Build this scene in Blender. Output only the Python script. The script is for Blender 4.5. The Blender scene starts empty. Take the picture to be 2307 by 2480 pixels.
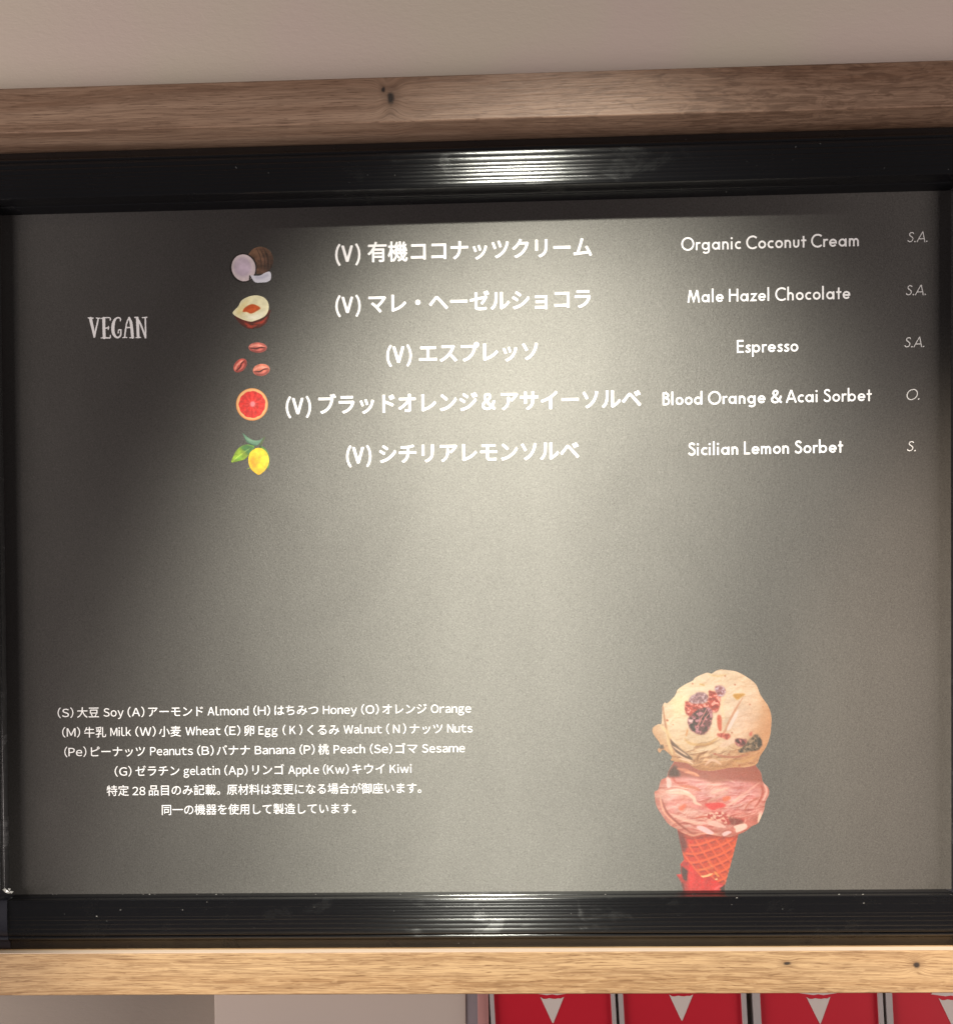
import bpy, bmesh, math, random
import numpy as np
from mathutils import Vector, Matrix

scene = bpy.context.scene
COL = scene.collection

# light and surface values
WORLD_S = 0.06
MAIN_P, MAIN_BLEND, MAIN_WIDE = 385.0, 0.55, 1.08
RIGHT_P, LEFT_P, SIDE_L, SIDE_R, LOW_FILL_P, COUNTER_P = 165.0, 14.0, 46.0, 28.0, 3.0, 1.3
FILM_F, FILM_R, FILM_A, FILM_ROT, FILM_BUMP = 0.21, 0.66, 0.53, 0.0, 0.00008
FLAKE = 1.35
WALL_A, WALL_B = (.61, .525, .435), (.62, .505, .445)
BW_D, BW_M, BW_L = (.068, .034, .021, 1), (.205, .116, .074, 1), (.37, .245, .172, 1)
SW_D, SW_M, SW_L = (.13, .056, .022, 1), (.31, .172, .080, 1), (.53, .35, .19, 1)
RED = (.52, .012, .028, 1)
K_ICE, K_COCO, K_HAZ, K_BEAN, K_GRAPE, K_LEMON = .56, 1.2, 1.0, .95, .75, .75

# ---------------------------------------------------------------- camera, world, lamps, exposure
CAM_D = 1.062                       # metres from the lens to the board
CAM_Z = 1.60
YAW, PITCH, ROLL = 0.036342, 0.015634, -0.009151
PW, PH, FPX, PSX, PSY = 2307.0, 2480.0, 2950.0, -300.0, 700.0
cam_data = bpy.data.cameras.new("camera")
cam_data.sensor_fit = 'VERTICAL'
cam_data.sensor_height = 24.0
cam_data.lens = 24.0 * FPX / PH
cam_data.shift_x = -PSX / PH
cam_data.shift_y = PSY / PH
cam_data.clip_start = 0.05
cam_data.clip_end = 50
cam = bpy.data.objects.new("camera", cam_data)
COL.objects.link(cam)
cam.matrix_world = (Matrix.Translation((0, -CAM_D, CAM_Z)) @ Matrix.Rotation(YAW, 4, 'Z')
                    @ Matrix.Rotation(math.pi / 2 - PITCH, 4, 'X') @ Matrix.Rotation(ROLL, 4, 'Z'))
scene.camera = cam
_R = cam.matrix_world.to_3x3()

def at(px, py, Y=0.0):
    """the point (X, Z) of the plane at depth Y that the photograph shows at pixel px, py: used once, to take measurements"""
    d = _R @ Vector(((px - PW / 2 - PSX) / FPX, -(py - PH / 2 - PSY) / FPX, -1))
    t = (Y + CAM_D) / d.y
    return t * d.x, CAM_Z + t * d.z

MM = 0.001
PX = 0.00036                        # one photograph pixel on the board, in metres

world = bpy.data.worlds.new("World")
scene.world = world
world.use_nodes = True
bg = world.node_tree.nodes['Background']
bg.inputs[0].default_value = (1.0, 0.93, 0.92, 1)
bg.inputs[1].default_value = WORLD_S

def aim(o, target):
    o.rotation_euler = (Vector(target) - o.location).to_track_quat('-Z', 'Y').to_euler()

def spot(name, loc, target, power, half_deg, blend, color, radius=0.02):
    l = bpy.data.lights.new(name, 'SPOT'); l.energy = power; l.spot_size = math.radians(2 * half_deg)
    l.spot_blend = blend; l.color = color; l.shadow_soft_size = radius
    o = bpy.data.objects.new(name, l); COL.objects.link(o); o.location = loc; aim(o, target); return o

def area(name, loc, target, power, sx, sy, color):
    l = bpy.data.lights.new(name, 'AREA'); l.shape = 'RECTANGLE'; l.size = sx; l.size_y = sy; l.energy = power; l.color = color
    o = bpy.data.objects.new(name, l); COL.objects.link(o); o.location = loc; aim(o, target); return o

# the ceiling spotlight over the board: its beam cuts an ellipse on the board, whose top is the bright scallop
_sx, _z1 = at(1240, 444)            # top of the scallop
_lx = _sx + 0.14
MAIN_D, MAIN_U, MAIN_L = 1.25, 1.08, 1.593
_b1, _b2 = math.atan2(MAIN_U, MAIN_D), math.atan2(MAIN_U + MAIN_L, MAIN_D)
_g = (_b1 + _b2) / 2
spot("ceiling_spotlight", (_lx, -MAIN_D, _z1 + MAIN_U), (_sx + .02, 0, _z1 + MAIN_U - MAIN_D * math.tan(_g)),
     MAIN_P, math.degrees((_b2 - _b1) / 2) * MAIN_WIDE, MAIN_BLEND, (0.985, 0.965, 0.845), 0.06)
# the next spotlight of the row, to the right, reaches only the right-hand margin
_rx, _rz = at(2560, 444)
_tx, _tz = at(2500, 1760)
spot("ceiling_spotlight", (_rx, -MAIN_D, _rz + MAIN_U), (_tx, 0, _tz), RIGHT_P, 7.2, 1.0, (1.0, 0.80, 0.60), 0.03)
# far lamp down the room on the left: seen only as a glint in the rail's bead
spot("ceiling_spotlight", (-1.7, -1.2, 2.75), (-0.5, 0, 1.9), LEFT_P, 20, 1.0, (1.0, 0.86, 0.62), 0.03)
# soft light of the room: unseen fill added to either side, below the beam
area("side_fill_left", (-2.15, -1.25, 1.48), (0, 0, 1.8), SIDE_L, 1.3, 0.34, (1.0, 0.93, 0.90))
area("side_fill_right", (2.2, -1.30, 1.48), (0, 0, 1.8), SIDE_R, 1.3, 0.34, (1.0, 0.90, 0.85))
area("counter_light_left", (-.72, -.14, 1.24), (-.36, .07, 1.43), COUNTER_P, 0.2, 0.2, (1.0, 0.88, 0.80))
area("low_fill_left", (-1.5, -.55, 0.75), (-.2, 0, 1.5), LOW_FILL_P, 0.9, 0.4, (1.0, 0.90, 0.84))  # low fill left and right, added to brighten the space below the shelf
area("low_fill_right", (1.6, -.55, 0.75), (.2, 0, 1.5), LOW_FILL_P, 0.9, 0.4, (1.0, 0.88, 0.80))

scene.view_settings.view_transform = 'Standard'
scene.view_settings.look = 'None'
scene.view_settings.exposure = 0
scene.view_settings.gamma = 1
scene.cycles.use_denoising = True
scene.cycles.max_bounces = 6
# ---------------------------------------------------------------- printed pictures
# The pictures on the board are flat print: each is worked out as a small colour raster and carried
# by the vertices of a fine, flat mesh cut to the picture's outline.
def srgb(c):
    c = np.asarray(c, float) / 255.0
    return np.where(c <= 0.04045, c / 12.92, ((c + 0.055) / 1.055) ** 2.4)

def catmull(pts, n=6, closed=True):
    P = np.asarray(pts, float); out = []
    N = len(P); rng = range(N if closed else N - 1)
    for i in rng:
        if closed: a, b, c, d = P[i - 1], P[i], P[(i + 1) % N], P[(i + 2) % N]
        else: a, b, c, d = P[max(i - 1, 0)], P[i], P[i + 1], P[min(i + 2, N - 1)]
        for k in range(n):
            t = k / n
            out.append(0.5 * (2 * b + (c - a) * t + (2 * a - 5 * b + 4 * c - d) * t * t + (3 * b - a - 3 * c + d) * t ** 3))
    if not closed: out.append(P[-1])
    return np.array(out)

def ellipse(cx, cy, rx, ry, rot=0, n=40):
    a = np.linspace(0, 2 * np.pi, n, endpoint=False); r = math.radians(rot)
    x, y = rx * np.cos(a), ry * np.sin(a)
    return np.stack([cx + x * math.cos(r) - y * math.sin(r), cy + x * math.sin(r) + y * math.cos(r)], 1)

def boxblur(m, r):
    r = int(round(r))
    if r < 1: return m
    for ax in (0, 1):
        pad = [(0, 0)] * m.ndim; pad[ax] = (r + 1, r)
        c = np.cumsum(np.pad(m, pad, mode='edge'), axis=ax)
        n = m.shape[ax]
        hi = np.take(c, np.arange(2 * r + 1, 2 * r + 1 + n), axis=ax)
        lo = np.take(c, np.arange(0, n), axis=ax)
        m = (hi - lo) / (2 * r + 1)
    return m

class Canvas:
    """x, y are given in the picture's own drawing units; `s` raster cells per unit"""
    def __init__(self, w, h, s, seed=1):
        self.s = s; self.W, self.H = int(w * s) + 1, int(h * s) + 1
        self.rgb = np.zeros((self.H, self.W, 3)); self.a = np.zeros((self.H, self.W))
        yy, xx = np.mgrid[0:self.H, 0:self.W]; self.x = xx / s; self.y = yy / s
        self.rs = np.random.RandomState(seed)
    def mask(self, poly):
        P = np.asarray(poly, float) * self.s
        m = np.zeros((self.H, self.W))
        x0, y0 = np.maximum(np.floor(P.min(0)).astype(int) - 1, 0)
        x1, y1 = np.minimum(np.ceil(P.max(0)).astype(int) + 2, [self.W, self.H])
        if x1 <= x0 or y1 <= y0: return m
        acc = 0
        for ox, oy in ((-.25, -.25), (.25, -.25), (-.25, .25), (.25, .25)):
            yy, xx = np.mgrid[y0:y1, x0:x1]; xx = xx + ox; yy = yy + oy
            ins = np.zeros(xx.shape, bool)
            for i in range(len(P)):
                ax, ay = P[i - 1]; bx, by = P[i]
                if ay == by: continue
                c = (ay > yy) != (by > yy)
                ins ^= c & (xx < (bx - ax) * (yy - ay) / (by - ay) + ax)
            acc = acc + ins
        m[y0:y1, x0:x1] = acc / 4.0
        return m
    def noise(self, fx, fy=None, oct=3, seed=None):
        """value noise in -1..1, cell size fx by fy units"""
        fy = fy or fx; rs = np.random.RandomState(seed) if seed is not None else self.rs
        out = 0; amp = 1; tot = 0
        for o in range(oct):
            gx, gy = self.x / fx * 2 ** o, self.y / fy * 2 ** o
            G = rs.rand(int(gy.max()) + 3, int(gx.max()) + 3) * 2 - 1
            ix, iy = gx.astype(int), gy.astype(int); tx, ty = gx - ix, gy - iy
            tx = tx * tx * (3 - 2 * tx); ty = ty * ty * (3 - 2 * ty)
            out = out + amp * ((G[iy, ix] * (1 - tx) + G[iy, ix + 1] * tx) * (1 - ty) + (G[iy + 1, ix] * (1 - tx) + G[iy + 1, ix + 1] * tx) * ty)
            tot += amp; amp *= .55
        return out / tot * 1.5
    def fill(self, poly, col, blur=0, op=1.0, clip=None, outline=False, smooth=0):
        m = self.mask(catmull(poly, smooth) if smooth else poly)
        if blur: m = boxblur(boxblur(m, blur * self.s), blur * self.s * .7)
        m = m * op
        if clip is not None: m = m * clip
        self.mix(m, col)
        if outline: self.a = np.maximum(self.a, self.mask(catmull(poly, smooth) if smooth else poly))
        return m
    def mix(self, m, col):
        col = np.asarray(col, float)
        self.rgb = self.rgb * (1 - m[..., None]) + col * m[..., None]
    def line(self, pts, w, col, blur=0, op=1.0, clip=None, taper=True):
        P = catmull(pts, 6, closed=False); n = len(P)
        T = np.gradient(P, axis=0); T /= np.maximum(np.linalg.norm(T, axis=1, keepdims=True), 1e-9)
        N = np.stack([-T[:, 1], T[:, 0]], 1)
        t = np.linspace(0, 1, n)
        ww = w * .5 * (np.clip(np.sin(np.pi * (t * .9 + .05)) * 1.3, .15, 1) if taper else np.ones(n))
        self.fill(np.concatenate([P + N * ww[:, None], (P - N * ww[:, None])[::-1]]), col, blur, op, clip)
    def shade(self, m, k):
        """multiply the colours under mask m by 1 + k"""
        self.rgb = np.clip(self.rgb * (1 + (m * k)[..., None]), 0, 255)

def relief(c, m, n, k, lo=.7, hi=.35, warm=(150, 70, 40), pale=(255, 240, 222)):
    """folds of soft ice cream, as the printed photograph shows them: n is a height, seen lit from upper left"""
    gy, gx = np.gradient(n); d = -(gx * .6 + gy * .8) * k
    c.mix(m * np.clip(d, 0, hi), warm); c.mix(m * np.clip(-d, 0, lo), pale)

def warped(c, fx, fy, amp, seed, oct=3):
    wx = c.noise(fx * 1.6, fy * 1.6, 2, seed + 100) * amp; wy = c.noise(fx * 1.6, fy * 1.6, 2, seed + 200) * amp
    x0, y0 = c.x, c.y
    c.x = np.clip(c.x + wx, 0, None); c.y = np.clip(c.y + wy, 0, None)
    n = c.noise(fx, fy, oct, seed); c.x, c.y = x0, y0
    return n

def draw_ice_cream():
    U = 4.4024
    c = Canvas(1849 / U, 2630 / U, 1.25, 5)
    q = lambda pts: [(x / U, y / U) for x, y in pts]
    q2 = lambda pts: [(x / U, (y + 1233) / U) for x, y in pts]
    # waffle cone
    cone = q2([(525, 740), (1185, 780), (1130, 1000), (1082, 1180), (1042, 1330), (1040, 1395), (590, 1395), (560, 1290), (513, 1216), (566, 1212), (558, 1105), (598, 1062), (570, 940)])
    m = c.mask(cone); c.a = np.maximum(c.a, m); c.mix(m, (228, 86, 40))
    t = np.clip((c.x * U - 560) / 560, 0, 1)
    c.mix(m * np.clip(1 - t * 2.2, 0, 1) * .75, (232, 62, 60)); c.mix(m * np.clip(t * 1.6 - .7, 0, 1) * .6, (240, 128, 62))
    def bars(slope_pts, w, col, op):
        for p in slope_pts: c.line(q2(p), w / U, col, .6, op, m, taper=False)
    fam1 = [[(560, 800 + k * 92), (720, 800 + k * 92 + 14), (900, 770 + k * 92 - 10), (1060, 690 + k * 92), (1190, 590 + k * 92)] for k in range(0, 8)]
    fam2 = [[(560 + k * 112 - 260, 700), (680 + k * 112 - 260, 900), (800 + k * 112 - 260, 1080), (940 + k * 110 - 260, 1240), (1010 + k * 110 - 260, 1330)] for k in range(0, 9)]
    for fam in (fam1, fam2):
        bars([[(x + 4, y + 17) for x, y in p] for p in fam], 20, (178, 42, 38), .55)
    cell = c.noise(9, 9, 3, 3)
    c.shade(m * (cell > .1), -.06)
    bars(fam1, 24, (252, 132, 78), .85); bars(fam2, 24, (250, 126, 72), .85)
    c.line(q2([(735, 1165), (840, 1160), (915, 1150)]), 4, (250, 168, 104), .6, .6, m)
    c.line(q2([(850, 1060), (880, 1110), (915, 1150)]), 4, (250, 172, 110), .6, .6, m)
    c.line(q2([(770, 1240), (830, 1235), (910, 1205)]), 5.5, (255, 214, 160), .5, .95, m)
    c.line(q2([(925, 1180), (950, 1215), (980, 1240)]), 5, (250, 175, 90), .5, .9, m)
    c.line(q2([(930, 1270), (962, 1262)]), 4, (255, 225, 180), .5, .9, m)
    c.fill(q2([(520, 735), (600, 790), (640, 900), (600, 1000), (560, 930)]), (120, 28, 48), 3, .75, m)
    c.fill(q2([(525, 740), (1190, 780), (1180, 830), (900, 830), (700, 840), (560, 820)]), (165, 52, 36), 3, .55, m)
    # paper wrapper
    w_ = c.fill(q2([(596, 1072), (650, 1085), (705, 1155), (760, 1225), (800, 1250), (880, 1240), (960, 1292), (1025, 1325), (1035, 1395), (590, 1395), (560, 1290), (515, 1216), (566, 1212), (560, 1110)]), (226, 26, 44), .4, 1, c.a)
    c.fill(q2([(575, 1130), (640, 1180), (630, 1290), (590, 1270), (572, 1200)]), (92, 22, 46), 1.6, .9, w_)
    c.fill(q2([(596, 1072), (652, 1088), (640, 1125), (590, 1128)]), (196, 22, 52), 1, .9, w_)
    c.line(q2([(530, 1225), (590, 1300), (640, 1390)]), 9, (206, 34, 44), 1, .9, w_)
    c.line(q2([(575, 1300), (590, 1350), (600, 1395)]), 6, (130, 24, 40), 1, .8, w_)
    c.fill(q2([(985, 1360), (1040, 1320), (1040, 1395), (1000, 1395)]), (70, 34, 44), 1.2, .9, c.a)
    c.line(q2([(920, 1385), (970, 1345), (1020, 1330)]), 6, (255, 120, 116), 1, .9, w_)
    c.shade(w_, c.noise(14, 14, 3, 8) * .10)
    # pink scoop
    pink = q2([(480, 30), (560, -60), (900, -60), (1300, -60), (1370, 60), (1422, 130), (1442, 222), (1500, 290), (1508, 360), (1472, 440), (1455, 530), (1420, 612), (1388, 672), (1325, 702), (1262, 752), (1190, 786), (1080, 815), (960, 806), (830, 786), (700, 815), (620, 790), (530, 742), (430, 682), (350, 570), (302, 490), (285, 400), (283, 335), (322, 310), (352, 212), (412, 180), (428, 120)])
    P2 = catmull(pink, 4); m = c.mask(P2); c.a = np.maximum(c.a, m)
    c.mix(m, (238, 172, 166))
    n1 = c.noise(26, 15, 4, 21); n2 = c.noise(70, 30, 2, 22)
    yy = (c.y * U - 1233)
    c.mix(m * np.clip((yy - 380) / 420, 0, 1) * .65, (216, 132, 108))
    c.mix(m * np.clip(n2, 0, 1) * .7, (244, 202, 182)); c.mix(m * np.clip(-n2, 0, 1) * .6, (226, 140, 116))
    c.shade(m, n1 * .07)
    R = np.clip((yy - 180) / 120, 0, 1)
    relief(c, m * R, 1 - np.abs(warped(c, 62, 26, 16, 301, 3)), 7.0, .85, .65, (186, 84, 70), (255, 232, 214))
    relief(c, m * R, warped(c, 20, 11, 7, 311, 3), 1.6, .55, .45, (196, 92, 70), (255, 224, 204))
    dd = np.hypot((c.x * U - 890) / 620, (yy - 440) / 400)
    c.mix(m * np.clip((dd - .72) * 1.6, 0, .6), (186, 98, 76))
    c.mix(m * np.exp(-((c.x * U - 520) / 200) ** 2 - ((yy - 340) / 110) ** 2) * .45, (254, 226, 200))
    for pts, w, col, op in [
        ([(430, 350), (600, 350), (700, 400), (720, 450), (790, 480)], 16, (255, 224, 198), .85), ([(400, 330), (560, 315), (680, 360)], 9, (255, 236, 214), .8),
        ([(360, 410), (420, 560), (560, 690), (700, 790)], 9, (176, 84, 66), .75), ([(340, 380), (390, 560), (540, 700)], 8, (250, 190, 160), .8),
        ([(450, 570), (620, 640), (800, 690)], 15, (250, 206, 184), .8), ([(540, 270), (700, 290), (780, 330)], 12, (224, 140, 110), .7),
        ([(640, 200), (780, 215), (960, 200), (1120, 215)], 9, (250, 202, 188), .8), ([(930, 220), (1050, 205), (1150, 240)], 8, (255, 215, 200), .8),
        ([(880, 360), (980, 320), (1090, 290)], 7, (248, 216, 190), .8), ([(840, 440), (960, 390), (1080, 330)], 9, (236, 196, 176), .7),
        ([(1120, 500), (1180, 400), (1290, 320), (1420, 220)], 9, (250, 198, 178), .7), ([(1240, 540), (1300, 450), (1400, 400)], 7, (206, 116, 92), .75),
        ([(1450, 240), (1480, 330), (1440, 430)], 11, (252, 206, 188), .8), ([(1420, 260), (1440, 340), (1400, 440), (1350, 500)], 8, (196, 96, 76), .7),
        ([(1060, 480), (1150, 430), (1190, 380)], 8, (255, 214, 190), .7), ([(1380, 560), (1430, 560), (1400, 640)], 12, (250, 200, 184), .8),
        ([(700, 620), (840, 600), (900, 640)], 8, (216, 110, 86), .8), ([(560, 760), (700, 800), (800, 780), (1000, 800)], 7, (250, 190, 160), .75),
        ([(420, 180), (440, 240), (430, 300)], 22, (255, 226, 212), .8), ([(480, 180), (520, 240), (640, 240)], 10, (214, 118, 98), .7)]:
        c.line(q2(pts), w / 1.9, col, .9, op, m)
    c.fill(q2([(470, 60), (560, -60), (1340, -60), (1370, 60), (1430, 150), (1440, 235), (1150, 215), (900, 235), (700, 180), (430, 170)]), (176, 104, 82), 3, .65, m)
    c.fill(q2([(430, 120), (500, 50), (540, 100), (560, 170), (500, 180), (430, 175)]), (94, 58, 54), 3, .8, m)
    c.line(q2([(520, 90), (620, 110), (700, 150), (770, 165)]), 8, (232, 164, 132), .8, .8, m)
    c.line(q2([(600, 130), (700, 135), (760, 175)]), 5, (250, 190, 156), .8, .8, m)
    c.fill(q2([(820, 470), (900, 455), (1010, 455), (1040, 490), (960, 510), (900, 530)]), (240, 84, 84), 1.2, .95, m, smooth=4)
    c.fill(q2([(1010, 400), (1080, 380), (1095, 410), (1030, 440)]), (240, 138, 96), 1.5, .85, m, smooth=4)
    c.fill(q2([(540, 510), (600, 470), (625, 480), (580, 540)]), (240, 130, 92), 2, .8, m, smooth=4)
    bn = c.noise(7, 6, 3, 31)
    bmask = boxblur(c.mask(q2([(840, 560), (1000, 540), (1120, 600), (1260, 630), (1230, 680), (1060, 690), (960, 640), (860, 640)])), 3) * m
    c.mix(bmask * np.clip(bn * 5, 0, 1) * .85, (206, 80, 70)); c.mix(bmask * np.clip((-bn - .2) * 5, 0, 1) * .8, (255, 208, 180))
    c.fill(q2([(1070, 600), (1220, 630), (1240, 680), (1100, 690)]), (140, 62, 50), 2, .6, m)
    for pts, col in [([(840, 660), (930, 640), (1040, 700), (1030, 720), (900, 700)], (250, 208, 190)), ([(730, 710), (800, 700), (920, 770), (870, 790), (780, 750)], (255, 220, 214)),
                     ([(1130, 700), (1250, 670), (1270, 720), (1160, 770), (1150, 730)], (255, 226, 206)), ([(1005, 780), (1060, 750), (1110, 765), (1030, 810)], (255, 222, 214)),
                     ([(1395, 580), (1425, 560), (1420, 630), (1385, 660)], (255, 222, 196))]:
        c.fill(q2(pts), col, .9, .9, m, smooth=3)
    # vanilla scoop with berries
    van = q([(990, 266), (1080, 275), (1170, 292), (1290, 360), (1372, 432), (1412, 530), (1452, 590), (1500, 660), (1532, 760), (1530, 870), (1520, 960), (1482, 1080), (1412, 1190), (1375, 1275), (1250, 1306), (1180, 1308), (1080, 1312), (1000, 1328), (880, 1345), (740, 1330), (640, 1268), (560, 1254), (455, 1238), (468, 1200), (430, 1160), (375, 1122), (340, 1160), (313, 1120), (343, 1090), (330, 1040), (290, 990), (258, 930), (270, 880), (325, 848), (355, 840), (362, 740), (365, 660), (392, 618), (424, 622), (500, 545), (528, 482), (600, 430), (690, 385), (722, 350), (840, 300), (890, 310), (940, 280)])
    m = c.mask(catmull(van, 3)); c.a = np.maximum(c.a, m)
    c.mix(m, (240, 216, 186))
    X, Y = c.x * U, c.y * U
    d = np.hypot((X - 860) / 640, (Y - 640) / 640)
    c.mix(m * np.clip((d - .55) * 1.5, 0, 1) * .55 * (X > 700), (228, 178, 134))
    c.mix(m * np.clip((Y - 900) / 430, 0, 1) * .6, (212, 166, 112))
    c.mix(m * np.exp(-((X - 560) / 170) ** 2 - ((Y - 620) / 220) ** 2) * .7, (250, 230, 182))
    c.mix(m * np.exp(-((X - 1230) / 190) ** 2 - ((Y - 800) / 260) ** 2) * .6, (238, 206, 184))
    c.shade(m, c.noise(30, 22, 4, 41) * .05); c.mix(m * np.clip(c.noise(45, 30, 2, 42), 0, 1) * .35, (246, 222, 196))
    c.shade(m * np.clip((Y - 1060) / 250, 0, 1), c.noise(16, 7, 4, 43) * .12)
    relief(c, m * (.18 + .9 * np.clip((Y - 980) / 170, 0, 1)), 1 - np.abs(warped(c, 48, 24, 14, 401, 3)), 6.0, .75, .65, (146, 92, 56), (255, 238, 212))
    relief(c, m * .5, warped(c, 26, 18, 8, 411, 3), 2.2, .55, .4, (192, 140, 94), (255, 244, 222))
    relief(c, m * np.clip((Y - 1080) / 120, 0, 1), warped(c, 14, 8, 6, 421, 3), 2.0, .6, .6, (130, 84, 60), (250, 220, 190))
    c.mix(m * np.clip((430 - X) / 100, 0, 1) * .0, (0, 0, 0))
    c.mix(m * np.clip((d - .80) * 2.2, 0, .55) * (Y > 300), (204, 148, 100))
    for pts, w, col, op in [
        ([(1230, 560), (1150, 690), (1080, 820), (1030, 930), (960, 990)], 9, (216, 160, 124), .8), ([(1180, 700), (1110, 830), (1060, 920)], 16, (246, 226, 214), .75),
        ([(1050, 520), (1000, 640), (1030, 800)], 14, (248, 222, 184), .6), ([(370, 640), (400, 840), (440, 1000), (520, 1130), (640, 1240)], 9, (172, 104, 70), .75),
        ([(385, 700), (420, 900), (470, 1010), (560, 1120), (700, 1200)], 12, (246, 214, 170), .5), ([(340, 860), (420, 940), (440, 1060), (480, 1180)], 16, (242, 216, 168), .7),
        ([(600, 1000), (680, 1060), (860, 1060), (960, 990)], 12, (222, 178, 112), .5), ([(740, 1250), (760, 1180), (850, 1140)], 10, (170, 120, 74), .8),
        ([(980, 1090), (1080, 1040), (1160, 1010)], 26, (244, 214, 190), .7), ([(900, 1160), (1100, 1200), (1300, 1170)], 9, (200, 136, 108), .8),
        ([(1100, 1230), (1250, 1240), (1380, 1180)], 12, (222, 178, 124), .7), ([(820, 1290), (900, 1230), (1000, 1280)], 12, (242, 206, 180), .8),
        ([(760, 420), (820, 440)], 6, (216, 172, 92), .7), ([(860, 320), (960, 340), (1060, 320)], 9, (228, 196, 140), .5), ([(640, 900), (620, 980)], 7, (228, 160, 92), .7)]:
        c.line(q(pts), w / 1.9, col, 1.1, op, m)
    c.fill(q([(1120, 540), (1170, 525), (1250, 530), (1210, 560), (1165, 590)]), (214, 164, 72), 1.2, .9, m, smooth=3)
    bn = c.noise(6, 6, 3, 51)
    c.mix(m * np.exp(-((X - 640) / 150) ** 2 - ((Y - 560) / 190) ** 2) * .35, (255, 242, 214))
    c.mix(m * np.clip((X - 1180) / 380, 0, 1) * np.clip((Y - 420) / 500, 0, 1) * .5, (226, 172, 128))
    def berry(pts, dark, red, light, seed):
        mm = boxblur(boxblur(c.mask(catmull(q(pts), 4)), 2), 2) * m; mm = np.clip(mm * 1.25 + c.noise(7, 7, 2, seed + 9) * .22 * (mm > .03), 0, 1); n = warped(c, 7, 6, 3, seed)
        c.mix(boxblur(mm, 5) * .35 * m, (214, 150, 118))
        c.mix(mm * .9, red); c.mix(mm * np.clip(n * 2, 0, 1) * .8, dark); c.mix(mm * np.clip((-n - .25) * 5, 0, 1) * .85, light)
    berry([(650, 600), (700, 540), (780, 512), (850, 545), (845, 610), (760, 640), (670, 650)], (150, 112, 116), (184, 142, 146), (224, 198, 196), 61)
    berry([(620, 610), (700, 640), (850, 620), (870, 500), (940, 520), (985, 560), (960, 700), (900, 715), (860, 690), (780, 700), (700, 770), (640, 750), (615, 690)], (168, 60, 50), (212, 92, 74), (255, 196, 178), 62)
    berry([(930, 460), (990, 445), (1040, 490), (1020, 540), (960, 545)], (160, 90, 88), (190, 140, 146), (226, 204, 204), 63)
    berry([(650, 790), (760, 690), (880, 680), (895, 800), (860, 900), (800, 955), (700, 930), (655, 870)], (74, 38, 50), (146, 82, 88), (222, 168, 172), 64)
    for pts in ([(740, 860), (800, 760), (850, 670)], [(780, 880), (830, 780), (880, 720)], [(700, 900), (760, 850), (790, 760)]): c.line(q(pts), 2.2, (226, 160, 150), .4, .9, m)
    c.fill(q([(660, 850), (705, 840), (720, 920), (690, 920)]), (58, 40, 44), 1.2, .85, m)
    c.fill(q([(640, 800), (700, 800), (690, 835), (650, 830)]), (255, 226, 216), 1, .85, m)
    c.fill(q([(955, 760), (995, 770), (1000, 900), (985, 925), (960, 880)]), (220, 112, 78), 1.6, .9, m, smooth=3)
    berry([(965, 950), (1060, 950), (1095, 985), (1050, 1005), (970, 975)], (176, 72, 56), (214, 116, 96), (240, 170, 150), 65)
    berry([(1150, 1010), (1250, 1010), (1260, 1050), (1200, 1085), (1160, 1060)], (92, 46, 52), (170, 96, 96), (226, 170, 160), 66)
    berry([(1290, 1020), (1380, 960), (1430, 1060), (1380, 1120), (1250, 1145), (1180, 1135), (1250, 1080)], (78, 62, 50), (128, 106, 86), (190, 164, 134), 67)
    c.fill(q([(1370, 985), (1410, 1000), (1430, 1070), (1390, 1095)]), (62, 46, 42), 1.6, .7, m)
    c.fill(q([(1295, 940), (1330, 925), (1320, 975), (1295, 975)]), (216, 120, 100), 1.2, .8, m)
    c.fill(q([(450, 1000), (490, 1040), (560, 1110), (640, 1170), (700, 1230), (640, 1230), (540, 1180), (470, 1090)]), (112, 82, 66), 1.6, .75, m)
    for pts in ([(470, 1080), (560, 1140), (640, 1190)], [(460, 1000), (520, 1060)], [(500, 1150), (600, 1210), (700, 1250)], [(540, 1215), (640, 1240), (700, 1280)]): c.line(q(pts), 4, (248, 216, 186), .6, .9, m)
    c.fill(q([(330, 1075), (375, 1070), (385, 1110), (345, 1115)]), (84, 66, 60), 1.2, .8, m)
    for x, y, r in [(1035, 338, 9), (1142, 430, 10), (1300, 640, 9), (690, 420, 9), (1110, 940, 10), (1440, 665, 5), (480, 855, 7), (420, 810, 14), (1080, 1170, 9), (930, 1165, 12), (1190, 1290, 12)]:
        c.fill(ellipse(x / U, y / U, r / U, r * .8 / U, 20), (196, 118, 84), .8, .9, m)
    c.shade(c.a, c.noise(3, 3, 1, 77) * .015)
    # pale cut edge all round
    edge = c.a * (1 - boxblur(c.a, 1.3))
    c.mix(np.clip(edge * 2.2, 0, .7), (236, 206, 180))
    return c

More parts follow.
